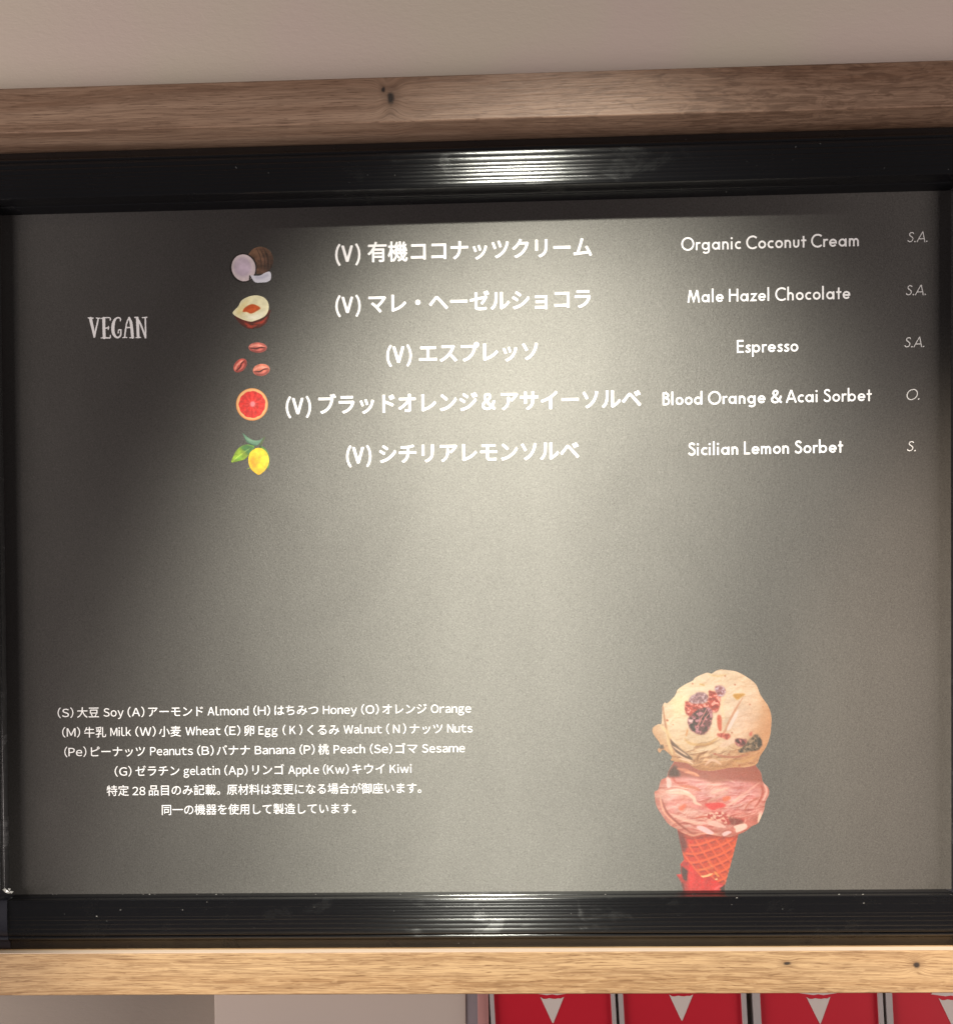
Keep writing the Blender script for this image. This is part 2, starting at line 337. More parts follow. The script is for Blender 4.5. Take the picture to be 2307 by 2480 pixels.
def draw_icon(kind):
    """units: 1849/500 drawing units per photograph pixel"""
    U = 3.698
    if kind == 'coconut':
        c = Canvas(450 / U, 380 / U, 2.2, 3); o = (180, 115); q = lambda P: [((x - o[0]) / U, (y - o[1]) / U) for x, y in P]; e = lambda cx, cy, rx, ry, r=0: ellipse((cx - o[0]) / U, (cy - o[1]) / U, rx / U, ry / U, r)
        m = c.fill(e(482, 262, 118, 124, 10), (128, 102, 90), 0, 1, outline=True)
        n = c.noise(16, 9, 4, 5); c.shade(m, n * .35); c.fill(e(440, 190, 60, 40, 20), (150, 122, 106), 6, .8, m); c.fill(e(560, 300, 50, 90, 10), (80, 62, 58), 8, .8, m)
        for k in range(7): c.line(q([(430 + k * 18, 150 + k * 3), (470 + k * 16, 240), (480 + k * 14, 340)]), 1.6, (60, 48, 48) if k % 2 else (134, 110, 100), .6, .6, m)
        rr = np.random.RandomState(2)
        for k in range(46):
            a = math.radians(-115 + k * 3.8); x, y = 484 + 119 * math.cos(a), 262 + 125 * math.sin(a)
            c.fill(ellipse((x - o[0]) / U, (y - o[1]) / U, 1.0, .9), (150, 150, 142), 0, .4 + .5 * rr.rand(), outline=rr.rand() > .45)
        c.fill(e(330, 328, 122, 132, -10), (34, 24, 26), 0, 1, outline=True)
        m = c.fill(e(333, 328, 108, 122, -12), (206, 196, 208), .4, 1)
        c.fill(e(322, 318, 78, 84), (184, 172, 194), 3, .7, m); c.fill(e(335, 345, 60, 55), (208, 194, 218), 6, .6, m); c.shade(m, c.noise(14, 14, 3, 9) * .05)
        c.line(q([(385, 440), (390, 410), (388, 395)]), 3, (40, 30, 34), .3, 1)
        P = q([(398, 396), (430, 398), (480, 396), (520, 375), (562, 360), (580, 378), (577, 432), (545, 455), (500, 460), (440, 460), (415, 435)])
        m = c.fill(P, (208, 208, 226), .2, 1, outline=True, smooth=3); c.fill(q([(430, 400), (490, 400), (550, 380), (560, 400), (500, 430), (450, 430)]), (186, 186, 208), 2, .7, m)
        c.line(q([(395, 400), (410, 440), (440, 462)]), 1.8, (30, 24, 28), .3, .9)
        return c
    if kind == 'hazelnut':
        c = Canvas(380 / U, 340 / U, 2.2, 4); o = (215, 560); q = lambda P: [((x - o[0]) / U, (y - o[1]) / U) for x, y in P]
        m = c.fill(q([(238, 735), (270, 740), (555, 700), (566, 740), (550, 800), (510, 845), (450, 870), (370, 872), (310, 835), (270, 790)]), (112, 44, 32), 0, 1, outline=True, smooth=3)
        c.shade(m, c.noise(20, 10, 4, 5) * .35)
        for P in ([(340, 820), (400, 850), (460, 840)], [(420, 830), (500, 810), (550, 760)], [(480, 830), (520, 800)], [(360, 850), (420, 865)]): c.line(q(P), 5, (196, 86, 64), 1.2, .8, m)
        P = q([(234, 728), (285, 672), (310, 625), (360, 592), (420, 575), (480, 578), (528, 602), (556, 645), (558, 700), (530, 755), (480, 785), (440, 800), (400, 810), (350, 800), (310, 785), (265, 762)])
        m = c.fill(P, (234, 228, 200), .2, 1, outline=True, smooth=3)
        c.fill(q([(260, 730), (320, 650), (400, 590), (330, 700), (300, 760)]), (224, 206, 150), 5, .6, m); c.fill(q([(350, 760), (480, 740), (540, 700), (480, 785), (400, 800)]), (246, 244, 234), 5, .7, m)
        c.fill(q([(325, 722), (345, 685), (400, 655), (440, 660), (484, 688), (450, 715), (400, 738), (360, 722)]), (206, 112, 52), .8, 1, smooth=3)
        c.fill(q([(360, 715), (390, 690), (450, 690), (430, 715), (395, 730)]), (226, 128, 66), 2, .8); c.shade(m, c.noise(10, 8, 3, 6) * .04)
        return c
    if kind in ('bean_a', 'bean_b', 'bean_c'):
        c = Canvas(190 / U, 170 / U, 2.6, 8); ctr = (95 / U, 85 / U)
        rx, ry, rot, col = {'bean_a': (83, 47, 2, (206, 126, 118)), 'bean_b': (72, 50, -48, (200, 104, 96)), 'bean_c': (77, 55, -8, (226, 150, 130))}[kind]
        r = math.radians(rot); L = lambda u, v: (ctr[0] + (u * math.cos(r) - v * math.sin(r)) / U, ctr[1] + (u * math.sin(r) + v * math.cos(r)) / U)
        m = c.fill(ellipse(*ctr, rx / U, ry / U, rot), col, 0, 1, outline=True)
        c.fill([L(-rx, 0), L(-rx * .6, ry * .9), L(0, ry * 1.1), L(rx * .7, ry * .8), L(rx, 0), L(rx * .3, ry * .35), L(-rx * .5, ry * .3)], (152, 78, 76), 1.6, .7, m)
        c.line([L(-rx * .9, -ry * .1), L(-rx * .2, -ry * .45), L(rx * .8, -ry * .2)], 5.5, (250, 184, 168), 1, .85, m)
        c.line([L(-rx * .9, ry * .1), L(-rx * .2, ry * .22), L(rx * .3, -ry * .05), L(rx * .85, 0)], 3.2, (96, 34, 36), .4, .9, m)
        c.line([L(-rx * .7, ry * .35), L(0, ry * .5), L(rx * .6, ry * .3)], 3.5, (236, 158, 146), 1, .7, m)
        c.shade(m, c.noise(8, 6, 3, 6) * .12)
        edge = c.a * (1 - boxblur(c.a, 1.5)); c.mix(np.clip(edge * 1.6, 0, .6), (226, 190, 176))
        return c
    if kind == 'grapefruit':
        c = Canvas(310 / U, 310 / U, 2.4, 9); cx = cy = 155 / U
        m = c.fill(ellipse(cx, cy, 144 / U, 146 / U), (238, 178, 122), 0, 1, outline=True)
        c.fill(ellipse(cx, cy - 1, 135 / U, 137 / U), (248, 206, 156), .6, .9, m)
        ang = np.arctan2(c.y - cy, c.x - cx); rad = np.hypot(c.x - cx, c.y - cy) * U
        lim = 118 + 5 * np.abs(np.sin(ang * 5.5)) + c.noise(12, 12, 2, 3) * 3
        f = np.clip((lim - rad) / 5, 0, 1); c.mix(f, (236, 62, 60))
        for k in range(11):
            a = k * 2 * math.pi / 11 + .15
            dd = np.abs(np.angle(np.exp(1j * (ang - a)))) * rad
            c.mix(f * np.clip(1 - dd / 5.5, 0, 1) * .6 * (rad > 18), (246, 128, 118))
            a += math.pi / 11; dd = np.abs(np.angle(np.exp(1j * (ang - a)))) * rad
            c.mix(f * np.clip(1 - dd / (rad * .12 + 2), 0, 1) * .45, (206, 36, 46))
        c.shade(f, c.noise(5, 5, 3, 4) * .09)
        c.fill(ellipse(cx + 1.5, cy - 1, 24 / U, 27 / U, 20), (246, 176, 182), 1.5, .95)
        return c
    if kind == 'lemon':
        c = Canvas(380 / U, 400 / U, 2.4, 10); o = (205, 905); q = lambda P: [((x - o[0]) / U, (y - o[1]) / U) for x, y in P]
        m = c.fill(q([(480, 1035), (530, 1060), (558, 1110), (565, 1160), (556, 1240), (540, 1215), (520, 1120)]), (112, 160, 86), 0, 1, outline=True, smooth=3)
        m = c.fill(q([(222, 1184), (240, 1130), (262, 1085), (300, 1045), (350, 1022), (400, 1026), (432, 1045), (395, 1100), (345, 1155), (290, 1172)]), (170, 194, 74), 0, 1, outline=True, smooth=3)
        c.fill(q([(300, 1045), (360, 1020), (440, 1040), (380, 1120), (340, 1080)]), (84, 136, 100), 3, .85, m); c.fill(q([(240, 1170), (270, 1130), (330, 1120), (300, 1165)]), (142, 190, 90), 3, .7, m)
        c.line(q([(228, 1180), (300, 1120), (400, 1050)]), 1.3, (224, 232, 150), .4, .8, m); c.shade(m, c.noise(12, 8, 3, 4) * .14)
        m = c.fill(q([(322, 918), (350, 940), (385, 965), (430, 985), (478, 982), (512, 960), (470, 1020), (440, 1035), (395, 1022), (360, 1000), (342, 965)]), (128, 166, 148), 0, 1, outline=True, smooth=3)
        c.fill(q([(340, 950), (420, 990), (490, 985), (430, 1000), (380, 990)]), (176, 204, 186), 2, .7, m); c.line(q([(345, 975), (400, 1020), (450, 1025)]), 2, (70, 120, 100), .7, .7, m)
        c.fill(q([(520, 948), (526, 956), (478, 1058), (464, 1062), (492, 1000)]), (116, 138, 78), 0, 1, outline=True)
        c.fill(q([(470, 1040), (492, 1024), (488, 1056)]), (52, 88, 70), 1, .9)
        c.fill(q([(388, 1228), (362, 1242), (358, 1250), (390, 1236)]), (176, 200, 96), 0, 1, outline=True)
        m = c.fill(q([(430, 1062), (462, 1052), (505, 1062), (542, 1096), (560, 1150), (556, 1200), (530, 1250), (495, 1282), (468, 1296), (440, 1280), (400, 1245), (380, 1200), (375, 1150), (392, 1096)]), (246, 216, 56), 0, 1, outline=True, smooth=3)
        c.fill(q([(385, 1130), (430, 1110), (470, 1180), (440, 1250), (395, 1210)]), (240, 178, 44), 5, .7, m); c.fill(q([(420, 1080), (470, 1070), (500, 1110), (440, 1120)]), (252, 236, 96), 4, .8, m); c.fill(q([(520, 1120), (555, 1140), (545, 1220), (510, 1210)]), (250, 230, 92), 4, .7, m)
        c.fill(q([(400, 1250), (470, 1240), (540, 1220), (490, 1285), (460, 1296)]), (232, 184, 46), 3, .6, m); c.shade(m, c.noise(9, 9, 3, 4) * .08)
        return c
# ---------------------------------------------------------------- helpers
def link_mesh(name, verts, faces, mat, parent=None, smooth=False, loc=None):
    me = bpy.data.meshes.new(name)
    verts = [Vector(v) for v in verts]
    if loc is None:
        loc = sum(verts, Vector()) / max(len(verts), 1)
    loc = Vector(loc)
    me.from_pydata([v - loc for v in verts], [], faces)
    if smooth: me.polygons.foreach_set('use_smooth', [True] * len(me.polygons))
    me.update()
    o = bpy.data.objects.new(name, me); COL.objects.link(o)
    if mat: me.materials.append(mat)
    if parent is not None:
        w = Vector(); q = parent
        while q: w += q.location; q = q.parent
        o.location = loc - w; o.parent = parent
    else:
        o.location = loc
    return o

def empty(name, loc):
    o = bpy.data.objects.new(name, None); COL.objects.link(o); o.location = loc; o.empty_display_size = .05; return o

def tag(o, label=None, cat=None, group=None, kind=None):
    for k, v in (('label', label), ('category', cat), ('group', group), ('kind', kind)):
        if v: o[k] = v
    return o

def box(name, x0, x1, y0, y1, z0, z1, mat, parent=None, bevel=0.0, seg=2):
    bm = bmesh.new()
    vs = [bm.verts.new(((x0, x1)[i & 1], (y0, y1)[i >> 1 & 1], (z0, z1)[i >> 2 & 1])) for i in range(8)]
    for f in ((0, 2, 3, 1), (4, 5, 7, 6), (0, 1, 5, 4), (2, 6, 7, 3), (0, 4, 6, 2), (1, 3, 7, 5)):
        bm.faces.new([vs[i] for i in f])
    bmesh.ops.recalc_face_normals(bm, faces=bm.faces)
    if bevel: bmesh.ops.bevel(bm, geom=bm.edges[:], offset=bevel, segments=seg, profile=.5, affect='EDGES')
    bm.verts.index_update()
    V = [v.co.copy() for v in bm.verts]; F = [[v.index for v in f.verts] for f in bm.faces]; bm.free()
    return link_mesh(name, V, F, mat, parent, loc=((x0 + x1) / 2, (y0 + y1) / 2, z0))

# ---------------------------------------------------------------- materials
class NT:
    def __init__(self, name):
        self.m = bpy.data.materials.new(name); self.m.use_nodes = True
        self.t = self.m.node_tree; self.t.nodes.clear()
        self.out = self.t.nodes.new('ShaderNodeOutputMaterial')
    def n(self, typ, **kw):
        nd = self.t.nodes.new('ShaderNode' + typ)
        for k, v in kw.items():
            if k.startswith('i_'):
                key = k[2:].replace('_', ' ')
                self.put(nd.inputs[key], v)
            elif k.startswith('j'):
                self.put(nd.inputs[int(k[1:])], v)
            else: setattr(nd, k, v)
        return nd
    def put(self, sock, v):
        if hasattr(v, 'is_output') or isinstance(v, bpy.types.NodeSocket): self.t.links.new(v, sock)
        else: sock.default_value = v
    def math(self, op, a, b=None, c=None, clamp=False):
        nd = self.t.nodes.new('ShaderNodeMath'); nd.operation = op; nd.use_clamp = clamp
        self.put(nd.inputs[0], a)
        if b is not None: self.put(nd.inputs[1], b)
        if c is not None: self.put(nd.inputs[2], c)
        return nd.outputs[0]
    def mix(self, f, a, b, blend='MIX'):
        nd = self.t.nodes.new('ShaderNodeMix'); nd.data_type = 'RGBA'; nd.blend_type = blend
        self.put(nd.inputs[0], f); self.put(nd.inputs[6], a); self.put(nd.inputs[7], b)
        return nd.outputs[2]
    def ramp(self, f, stops):
        nd = self.t.nodes.new('ShaderNodeValToRGB'); e = nd.color_ramp.elements
        while len(e) < len(stops): e.new(.5)
        for i, (p, c) in enumerate(stops):
            e[i].position = p; e[i].color = (*c, 1) if not isinstance(c, (int, float)) else (c, c, c, 1)
        self.put(nd.inputs[0], f); return nd.outputs[0]
    def pos(self, scale):
        g = self.t.nodes.new('ShaderNodeNewGeometry')
        nd = self.n('VectorMath', operation='MULTIPLY', j0=g.outputs['Position'], j1=scale)
        return nd.outputs[0]
    def noise(self, vec, scale, detail=3, rough=.55, dist=0):
        nd = self.n('TexNoise', i_Scale=scale, i_Detail=detail, i_Roughness=rough, i_Distortion=dist); self.put(nd.inputs['Vector'], vec)
        return nd.outputs['Fac']
    def finish(self, shader):
        self.t.links.new(shader, self.out.inputs[0]); return self.m

def c4(r, g, b): return (*[float(v) for v in srgb((r, g, b))], 1)

def satin(t, base, normal=None, bump_amt=1.0, film_k=1.0):
    """the board's matt laminate: ink under a pearly film whose sheen spreads up and down more than sideways"""
    p = t.pos((1, 1, 1))
    fine = t.noise(p, 900, 2, .6, .6); coarse = t.noise(p, 330, 2, .6, .4)
    h = t.math('ADD', fine, t.math('MULTIPLY', coarse, .7))
    bp = t.n('Bump', i_Strength=1.0, i_Distance=FILM_BUMP * bump_amt, i_Height=h)
    film = t.n('BsdfAnisotropic' if hasattr(bpy.types, 'ShaderNodeBsdfAnisotropic') else 'BsdfGlossy')
    film.distribution = 'GGX'
    film.inputs['Color'].default_value = (1, .97, .90, 1)
    film.inputs['Roughness'].default_value = FILM_R; film.inputs['Anisotropy'].default_value = FILM_A
    tv = t.n('CombineXYZ', i_X=1.0, i_Y=0.0, i_Z=0.0)
    film.inputs['Rotation'].default_value = FILM_ROT
    t.t.links.new(tv.outputs[0], film.inputs['Tangent'])
    t.t.links.new(bp.outputs[0], film.inputs['Normal'])
    d = t.n('BsdfDiffuse', i_Color=base)
    fl = t.noise(t.pos((1, 1, 1)), 900, 2, .65, 1.2)
    wipe = t.math('MULTIPLY', t.math('SUBTRACT', t.noise(t.pos((1, 1, .6)), 11, 3, .55, .7), .5), .30)
    fac = t.math('MULTIPLY', t.math('ADD', t.math('ADD', 1.0, wipe), t.math('MULTIPLY', t.math('SUBTRACT', fl, .5), FLAKE)), FILM_F * film_k)
    mx = t.n('MixShader', j0=fac, j1=d.outputs[0], j2=film.outputs[0])
    return mx.outputs[0]

def mat_panel():
    t = NT('printed_black_film')
    p = t.pos((1, 1, 1))
    g = t.noise(p, 700, 2, .7)
    big = t.noise(p, 6, 2)
    base = t.mix(t.math("MULTIPLY", g, .5), (.012, .0085, .0095, 1), (.016, .012, .013, 1))
    base = t.mix(t.math('MULTIPLY', big, .4), base, (.015, .011, .012, 1))
    return t.finish(satin(t, base))

def mat_ink(name, col):
    t = NT(name); return t.finish(satin(t, col, bump_amt=.5))

def mat_print(name, k, warm=(1, 1, 1)):
    t = NT(name)
    a = t.n('Attribute', attribute_name='print_colour')
    base = t.mix(1.0, a.outputs['Color'], (k * warm[0], k * warm[1], k * warm[2], 1), 'MULTIPLY')
    return t.finish(satin(t, base, bump_amt=.5, film_k=.6))

def mat_rail(name='black_aluminium', rough=.21, col=(.005, .005, .006, 1), smudges=True, tangent=(0, 0, 1), aniso=1.0):
    t = NT(name)
    p = t.pos((1, 1, 1)); r = rough
    pl = t.pos((6, 1, 900)); lines = t.noise(pl, 1.0, 3, .6)
    if smudges:
        sm = t.noise(t.pos((1, 1, 1.6)), 28, 3, .6, .5); f = t.ramp(sm, [(.56, 0.0), (.66, 1.0)])
        r = t.math('ADD', rough, t.math('MULTIPLY', f, .09))
        r = t.math('ADD', r, t.math('MULTIPLY', t.math('SUBTRACT', lines, .5), .10))
    bp = t.n('Bump', i_Strength=.6, i_Distance=.00012, i_Height=lines)
    b = t.n('BsdfPrincipled', i_Base_Color=col, i_Roughness=r, i_IOR=1.5)
    b.inputs['Specular IOR Level'].default_value = .8
    b.inputs['Anisotropic'].default_value = aniso
    tv = t.n('CombineXYZ', i_X=tangent[0], i_Y=tangent[1], i_Z=tangent[2]); t.t.links.new(tv.outputs[0], b.inputs['Tangent'])
    dust = t.noise(p, 420, 1, .5); df = t.ramp(dust, [(.80, 0.0), (.83, 1.0)])
    t.put(b.inputs['Base Color'], t.mix(t.math('MULTIPLY', df, .25), col, (.5, .5, .48, 1)))
    t.t.links.new(bp.outputs[0], b.inputs['Normal'])
    return t.finish(b.outputs[0])

def mat_wood(name, dark, mid, light, knots, sheen=.45, streak=1.0, curl=0.0, fine=1.0, blotch=.45):
    """grain runs along X; knots are (x, z, half width, half height)"""
    t = NT(name)
    g = t.t.nodes.new('ShaderNodeNewGeometry'); s = t.n('SeparateXYZ', j0=g.outputs['Position'])
    X, Y, Z = s.outputs
    zz = t.math('ADD', Z, t.math('MULTIPLY', Y, .9))
    kd = None
    for kx, kz, kw, kh in knots:
        dx = t.math('DIVIDE', t.math('SUBTRACT', X, kx), kw); dz = t.math('DIVIDE', t.math('SUBTRACT', Z, kz), kh)
        far = t.math('ADD', t.math('POWER', t.math('ABSOLUTE', t.math('DIVIDE', dx, 2.6)), 2.0), t.math('POWER', t.math('ABSOLUTE', t.math('DIVIDE', dz, 2.2)), 2.0))
        fall = t.math('DIVIDE', 1.0, t.math('ADD', 1.0, t.math('MULTIPLY', far, far)))
        zz = t.math('ADD', zz, t.math('MULTIPLY', fall, t.math('MULTIPLY', dz, kh * 1.0)))
        d = t.math('SQRT', t.math('ADD', t.math('POWER', t.math('ABSOLUTE', dx), 2.0), t.math('POWER', t.math('ABSOLUTE', dz), 2.0)))
        d = t.math('SUBTRACT', d, t.math('MULTIPLY', t.noise(t.pos((1, 1, 1)), 260, 2), .8))
        kd = d if kd is None else t.math('MINIMUM', kd, d)
    def V(sx, sz, off=0.0):
        c = t.n('CombineXYZ'); t.put(c.inputs[0], t.math('MULTIPLY', X, sx)); t.put(c.inputs[2], t.math('MULTIPLY', zz, sz)); c.inputs[1].default_value = off
        return c.outputs[0]
    wav = t.noise(V(3.0, 9.0), 1, 2)
    zz = t.math('ADD', zz, t.math('MULTIPLY', wav, .016 + curl * .01))
    broad = t.noise(V(2.2, 60, 3.3), 1, 4, .6)
    fib = t.noise(V(16 * fine, 520 * fine, 7.7), 1, 4, .65, .35)
    pores = t.noise(V(42 * fine, 760 * fine, 1.1), 1, 2, .6, .5)
    short = t.noise(V(48, 330 * fine, 5.5), 1, 3, .6, .8)
    col = t.mix(t.ramp(broad, [(.32, 0.0), (.68, 1.0)]), mid, light)
    col = t.mix(t.math('MULTIPLY', t.ramp(fib, [(.42, 1.0), (.56, 0.0)]), .55 * streak), col, dark)
    col = t.mix(t.math('MULTIPLY', t.ramp(pores, [(.36, 1.0), (.44, 0.0)]), .75 * streak), col, dark)
    col = t.mix(t.math('MULTIPLY', t.ramp(short, [(.5, 0.0), (.62, 1.0)]), blotch), col, light)
    if curl:
        cw = t.noise(V(34, 130, 9.9), 1, 3, .6, 1.6)
        m = t.ramp(X, [(0.0, 0.0), (1.0, 1.0)])
        m = t.math('MULTIPLY', t.math('SUBTRACT', X, .02), 4.0, clamp=True)
        col = t.mix(t.math('MULTIPLY', m, t.math('MULTIPLY', t.ramp(cw, [(.40, 1.0), (.52, 0.0)]), curl)), col, dark)
    if kd is not None:
        col = t.mix(t.ramp(kd, [(.35, 1.0), (2.2, 0.0)]) if False else t.math('MULTIPLY', t.math('SUBTRACT', 1.0, t.math('DIVIDE', kd, 2.4), clamp=True), .45), col, dark)
        core = t.math('SUBTRACT', 1.0, t.math('MULTIPLY', t.math('SUBTRACT', kd, .1), 1.6), clamp=True)
        col = t.mix(t.math('MULTIPLY', core, .92), col, (.018, .013, .012, 1))
    hgt = t.math('ADD', fib, t.math('MULTIPLY', pores, .6))
    bp = t.n('Bump', i_Strength=.7, i_Distance=.00035, i_Height=hgt)
    b = t.n('BsdfPrincipled', i_Roughness=sheen); t.put(b.inputs['Base Color'], col)
    b.inputs['Specular IOR Level'].default_value = .35
    t.t.links.new(bp.outputs[0], b.inputs['Normal'])
    return t.finish(b.outputs[0])

def mat_wall(name, a, b_, bump=.0006, scale=300):
    t = NT(name); p = t.pos((1, 1, 1))
    f = t.noise(p, 7, 2, .5); col = t.mix(t.ramp(f, [(.38, 0.0), (.62, 1.0)]), a, b_)
    n = t.noise(t.pos((.5, 1, 1)), scale, 3, .6, .3)
    bp = t.n('Bump', i_Strength=.5, i_Distance=bump, i_Height=n)
    b = t.n('BsdfPrincipled', i_Roughness=.7); t.put(b.inputs['Base Color'], col)
    b.inputs['Specular IOR Level'].default_value = .2
    t.t.links.new(bp.outputs[0], b.inputs['Normal']); return t.finish(b.outputs[0])

def mat_plain(name, col, rough=.5, spec=.4, var=.12, scale=60, **kw):
    t = NT(name); n = t.noise(t.pos((1, 1, 1)), scale, 3, .6)
    dark = tuple(c * (1 - var) for c in col[:3]) + (1,)
    b = t.n('BsdfPrincipled', i_Roughness=rough); t.put(b.inputs['Base Color'], t.mix(n, dark, col))
    b.inputs['Specular IOR Level'].default_value = spec
    for k, v in kw.items(): b.inputs[k.replace('_', ' ')].default_value = v
    return t.finish(b.outputs[0])

# ---------------------------------------------------------------- measured levels
XL, XR = -1.15, 1.35
BEAM_Y, SHELF_Y = -.041, -.044
beam_top = at(1154, 179.5, BEAM_Y)[1]; beam_bot = at(1154, 289.5, BEAM_Y)[1]
shelf_top = at(1100, 2306, SHELF_Y)[1]; shelf_bot = at(1100, 2408, SHELF_Y)[1]
in_top = at(1220, 490)[1]; in_bot = at(1100, 2160)[1]
in_left = at(15, 1500)[0]; in_right = at(2302, 1700)[0]

# ---------------------------------------------------------------- setting
wall = box('wall', XL, XR, .012, .14, beam_bot - .02, beam_top + .45, mat_wall('painted_wall', (*WALL_A, 1), (*WALL_B, 1)))
tag(wall, 'pale beige painted wall above the upper wooden beam', kind='structure')
back = box('wall', XL, XR, .075, .14, shelf_bot - .30, beam_bot - .0203, mat_wall('lower_wall_paint', (.24, .205, .175, 1), (.225, .19, .165, 1)))
tag(back, 'plain wall behind the board and below the shelf', kind='structure')

kx, kz = at(946, 234, BEAM_Y)
m_beam = mat_wood('brown_wood', BW_D, BW_M, BW_L, [(kx, kz - .001, .0034, .0058), (kx - .006, kz + .006, .0018, .0026)], curl=.4, streak=.6, fine=1.25, blotch=.2)
beam = box('wooden_beam', XL, XR, BEAM_Y, .0118, beam_bot, beam_top, m_beam, bevel=.0009)
tag(beam, 'brown wooden beam with one dark knot running above the black menu frame', 'beam')
k1 = at(1905, 2333.5, SHELF_Y); k2 = at(2218, 2337, SHELF_Y)
m_shelf = mat_wood('oak_wood', SW_D, SW_M, SW_L, [(k1[0], k1[1], .0034, .0017), (k2[0], k2[1], .0030, .0028)], sheen=.5, fine=1.2, blotch=.45, streak=.75)
shelf = box('wooden_shelf', XL, XR, SHELF_Y, .0745, shelf_bot, shelf_top, m_shelf, bevel=.0009, seg=2)
tag(shelf, 'light oak shelf with two small knots on which the black menu frame stands', 'shelf')

box('edge_strip', XL, XR, SHELF_Y + .0004, -.0262, shelf_top + .00002, shelf_top + .0006, mat_plain('painted_edge_light', (.60, .46, .36, 1), .5, .3), shelf)  # spotlit line along the shelf's top edge, painted as a pale strip

# ---------------------------------------------------------------- the framed menu board
board = empty('menu_board', ((in_left + in_right) / 2, 0, shelf_top))
tag(board, 'black framed menu board with white lettering and an ice cream picture', 'menu board')
m_panel = mat_panel()
pnl = box('panel', in_left - .012, in_right + .012, 0.0, .006, in_bot - .012, in_top + .012, m_panel, board)
m_white = mat_ink('white_ink', (.92, .89, .90, 1)); m_thin = mat_ink('grey_ink', (.86, .83, .82, 1))
m_rail = mat_rail(); m_rail_v = mat_rail('black_aluminium_upright', tangent=(1, 0, 0))

def face_ridges(s0, s1, h, n, sag):
    """rounded flutes side by side: each a shallow arc, sag = height over width"""
    out = []; r = random.Random(4); edges = [s0]
    ws = [r.uniform(.65, 1.35) for _ in range(n)]; tot = sum(ws)
    for w in ws: edges.append(edges[-1] + (s1 - s0) * w / tot)
    for k in range(n):
        a, b = edges[k], edges[k + 1]; w = b - a; sg = sag * w * r.uniform(.75, 1.15)
        for j in range(10):
            f = j / 10; out.append((a + w * f, h - sg * (2 * f - 1) ** 2))
    out.append((s1, h - sag * 2)); return out

S_TOT = (in_bot - shelf_top) * 1000
PROFILE = [(0, .2), (.1, 1), (1.3, 7.6), (1.6, 8.2), (1.7, 8.6), (2.1, 8.7), (2.3, 8.9), (2.5, 9.8), (2.7, 11.0), (2.75, 12.4), (2.6, 13.4), (2.5, 14.0), (2.7, 15.6), (2.9, 17.8), (3.1, 18.9), (3.5, 19.7), (4.1, 20.1), (4.8, 20.15)]
TOPF, LOWF = face_ridges(5.0, 33.0, 20.1, 8, .115), face_ridges(5.0, 33.0, 20.1, 9, .085)
HEADP = list(PROFILE)
TAILP = [(33.6, 19.5), (34.0, 18.8), (34.4, 18.3), (34.7, 18.5), (35.4, 18.9), (36.4, 18.9), (37.2, 18.4), (37.9, 17.5), (38.3, 16.4), (38.7, 15.4), (39.8, 14.2), (41.5, 13.5), (44, 13.2), (S_TOT - 1.2, 13.2), (S_TOT - .5, 13.0), (S_TOT - .1, 12.4), (S_TOT - .1, 0)]

PROFILE = [(s_, h_ * 1.13) for s_, h_ in HEADP + TOPF + TAILP]
PROF_SIDE = [(s_, h_ * .74) for s_, h_ in PROFILE]
PROF_LOW = [(s_, h_ * 1.13) for s_, h_ in HEADP + LOWF + TAILP]

def sweep(name, frames, mat, prof=PROFILE, grow=0.0):
    """frames: list of (x, z, ox, oz): a point on the opening's edge and the outward direction there"""
    V, F = [], []; n = len(prof)
    for x, z, ox, oz in frames:
        for s, h in prof: V.append((x + ox * s * MM, -(h + grow if h > 1 else h) * MM, z + oz * s * MM))
    for i in range(len(frames) - 1):
        for j in range(n - 1): F.append([i * n + j, (i + 1) * n + j, (i + 1) * n + j + 1, i * n + j + 1])
    F.append(list(range(n))); F.append([(len(frames) - 1) * n + j for j in range(n)][::-1])
    bm = bmesh.new(); bv = [bm.verts.new(v) for v in V]
    for f in F: bm.faces.new([bv[i] for i in f])
    bmesh.ops.recalc_face_normals(bm, faces=bm.faces); bm.verts.index_update()
    F = [[v.index for v in f.verts] for f in bm.faces]; bm.free()
    o = link_mesh(name, V, F, mat, board)
    for p in o.data.polygons: p.use_smooth = len(p.vertices) == 4
    o.data.set_sharp_from_angle(angle=math.radians(40))
    return o

G = 5.2 * MM
r_top = sweep('frame_rail', [(in_left, in_top, 0, 1), (in_right, in_top, 0, 1)], m_rail); r_top['label'] = 'upper rail of the black frame, ridged, with a bright glare'
r_bot = sweep('frame_rail', [(in_left + G, in_bot, 0, -1), (in_right - G, in_bot, 0, -1)], m_rail, PROF_LOW); r_bot['label'] = 'lower rail of the black frame, ridged and smudged'
r_left = sweep('frame_rail', [(in_left, in_bot + G, -1, 0), (in_left, in_top, -1, 0)], m_rail_v, PROF_SIDE)
r_right = sweep('frame_rail', [(in_right, in_bot + G, 1, 0), (in_right, in_top, 1, 0)], m_rail_v, PROF_SIDE)
m_cap = mat_rail('black_plastic_cap', .28, (.010, .010, .016, 1), False, aniso=0)
CAPP = [(0, .2), (.3, 3), (1.0, 10), (1.4, 15), (2.0, 18.5), (3.2, 20.6), (6, 21.4), (18, 21.9), (28, 21.4), (32, 20.6), (34, 19.6), (34.6, 18.6), (35.4, 19.2), (37.4, 19.2), (38.8, 17.6), (39.4, 15.2), (42, 14.2), (S_TOT - 1.5, 13.8), (S_TOT - .4, 12.8), (S_TOT - .1, 12), (S_TOT - .1, 0)]
CAPP = [(s_, h_ * 1.13) for s_, h_ in CAPP]
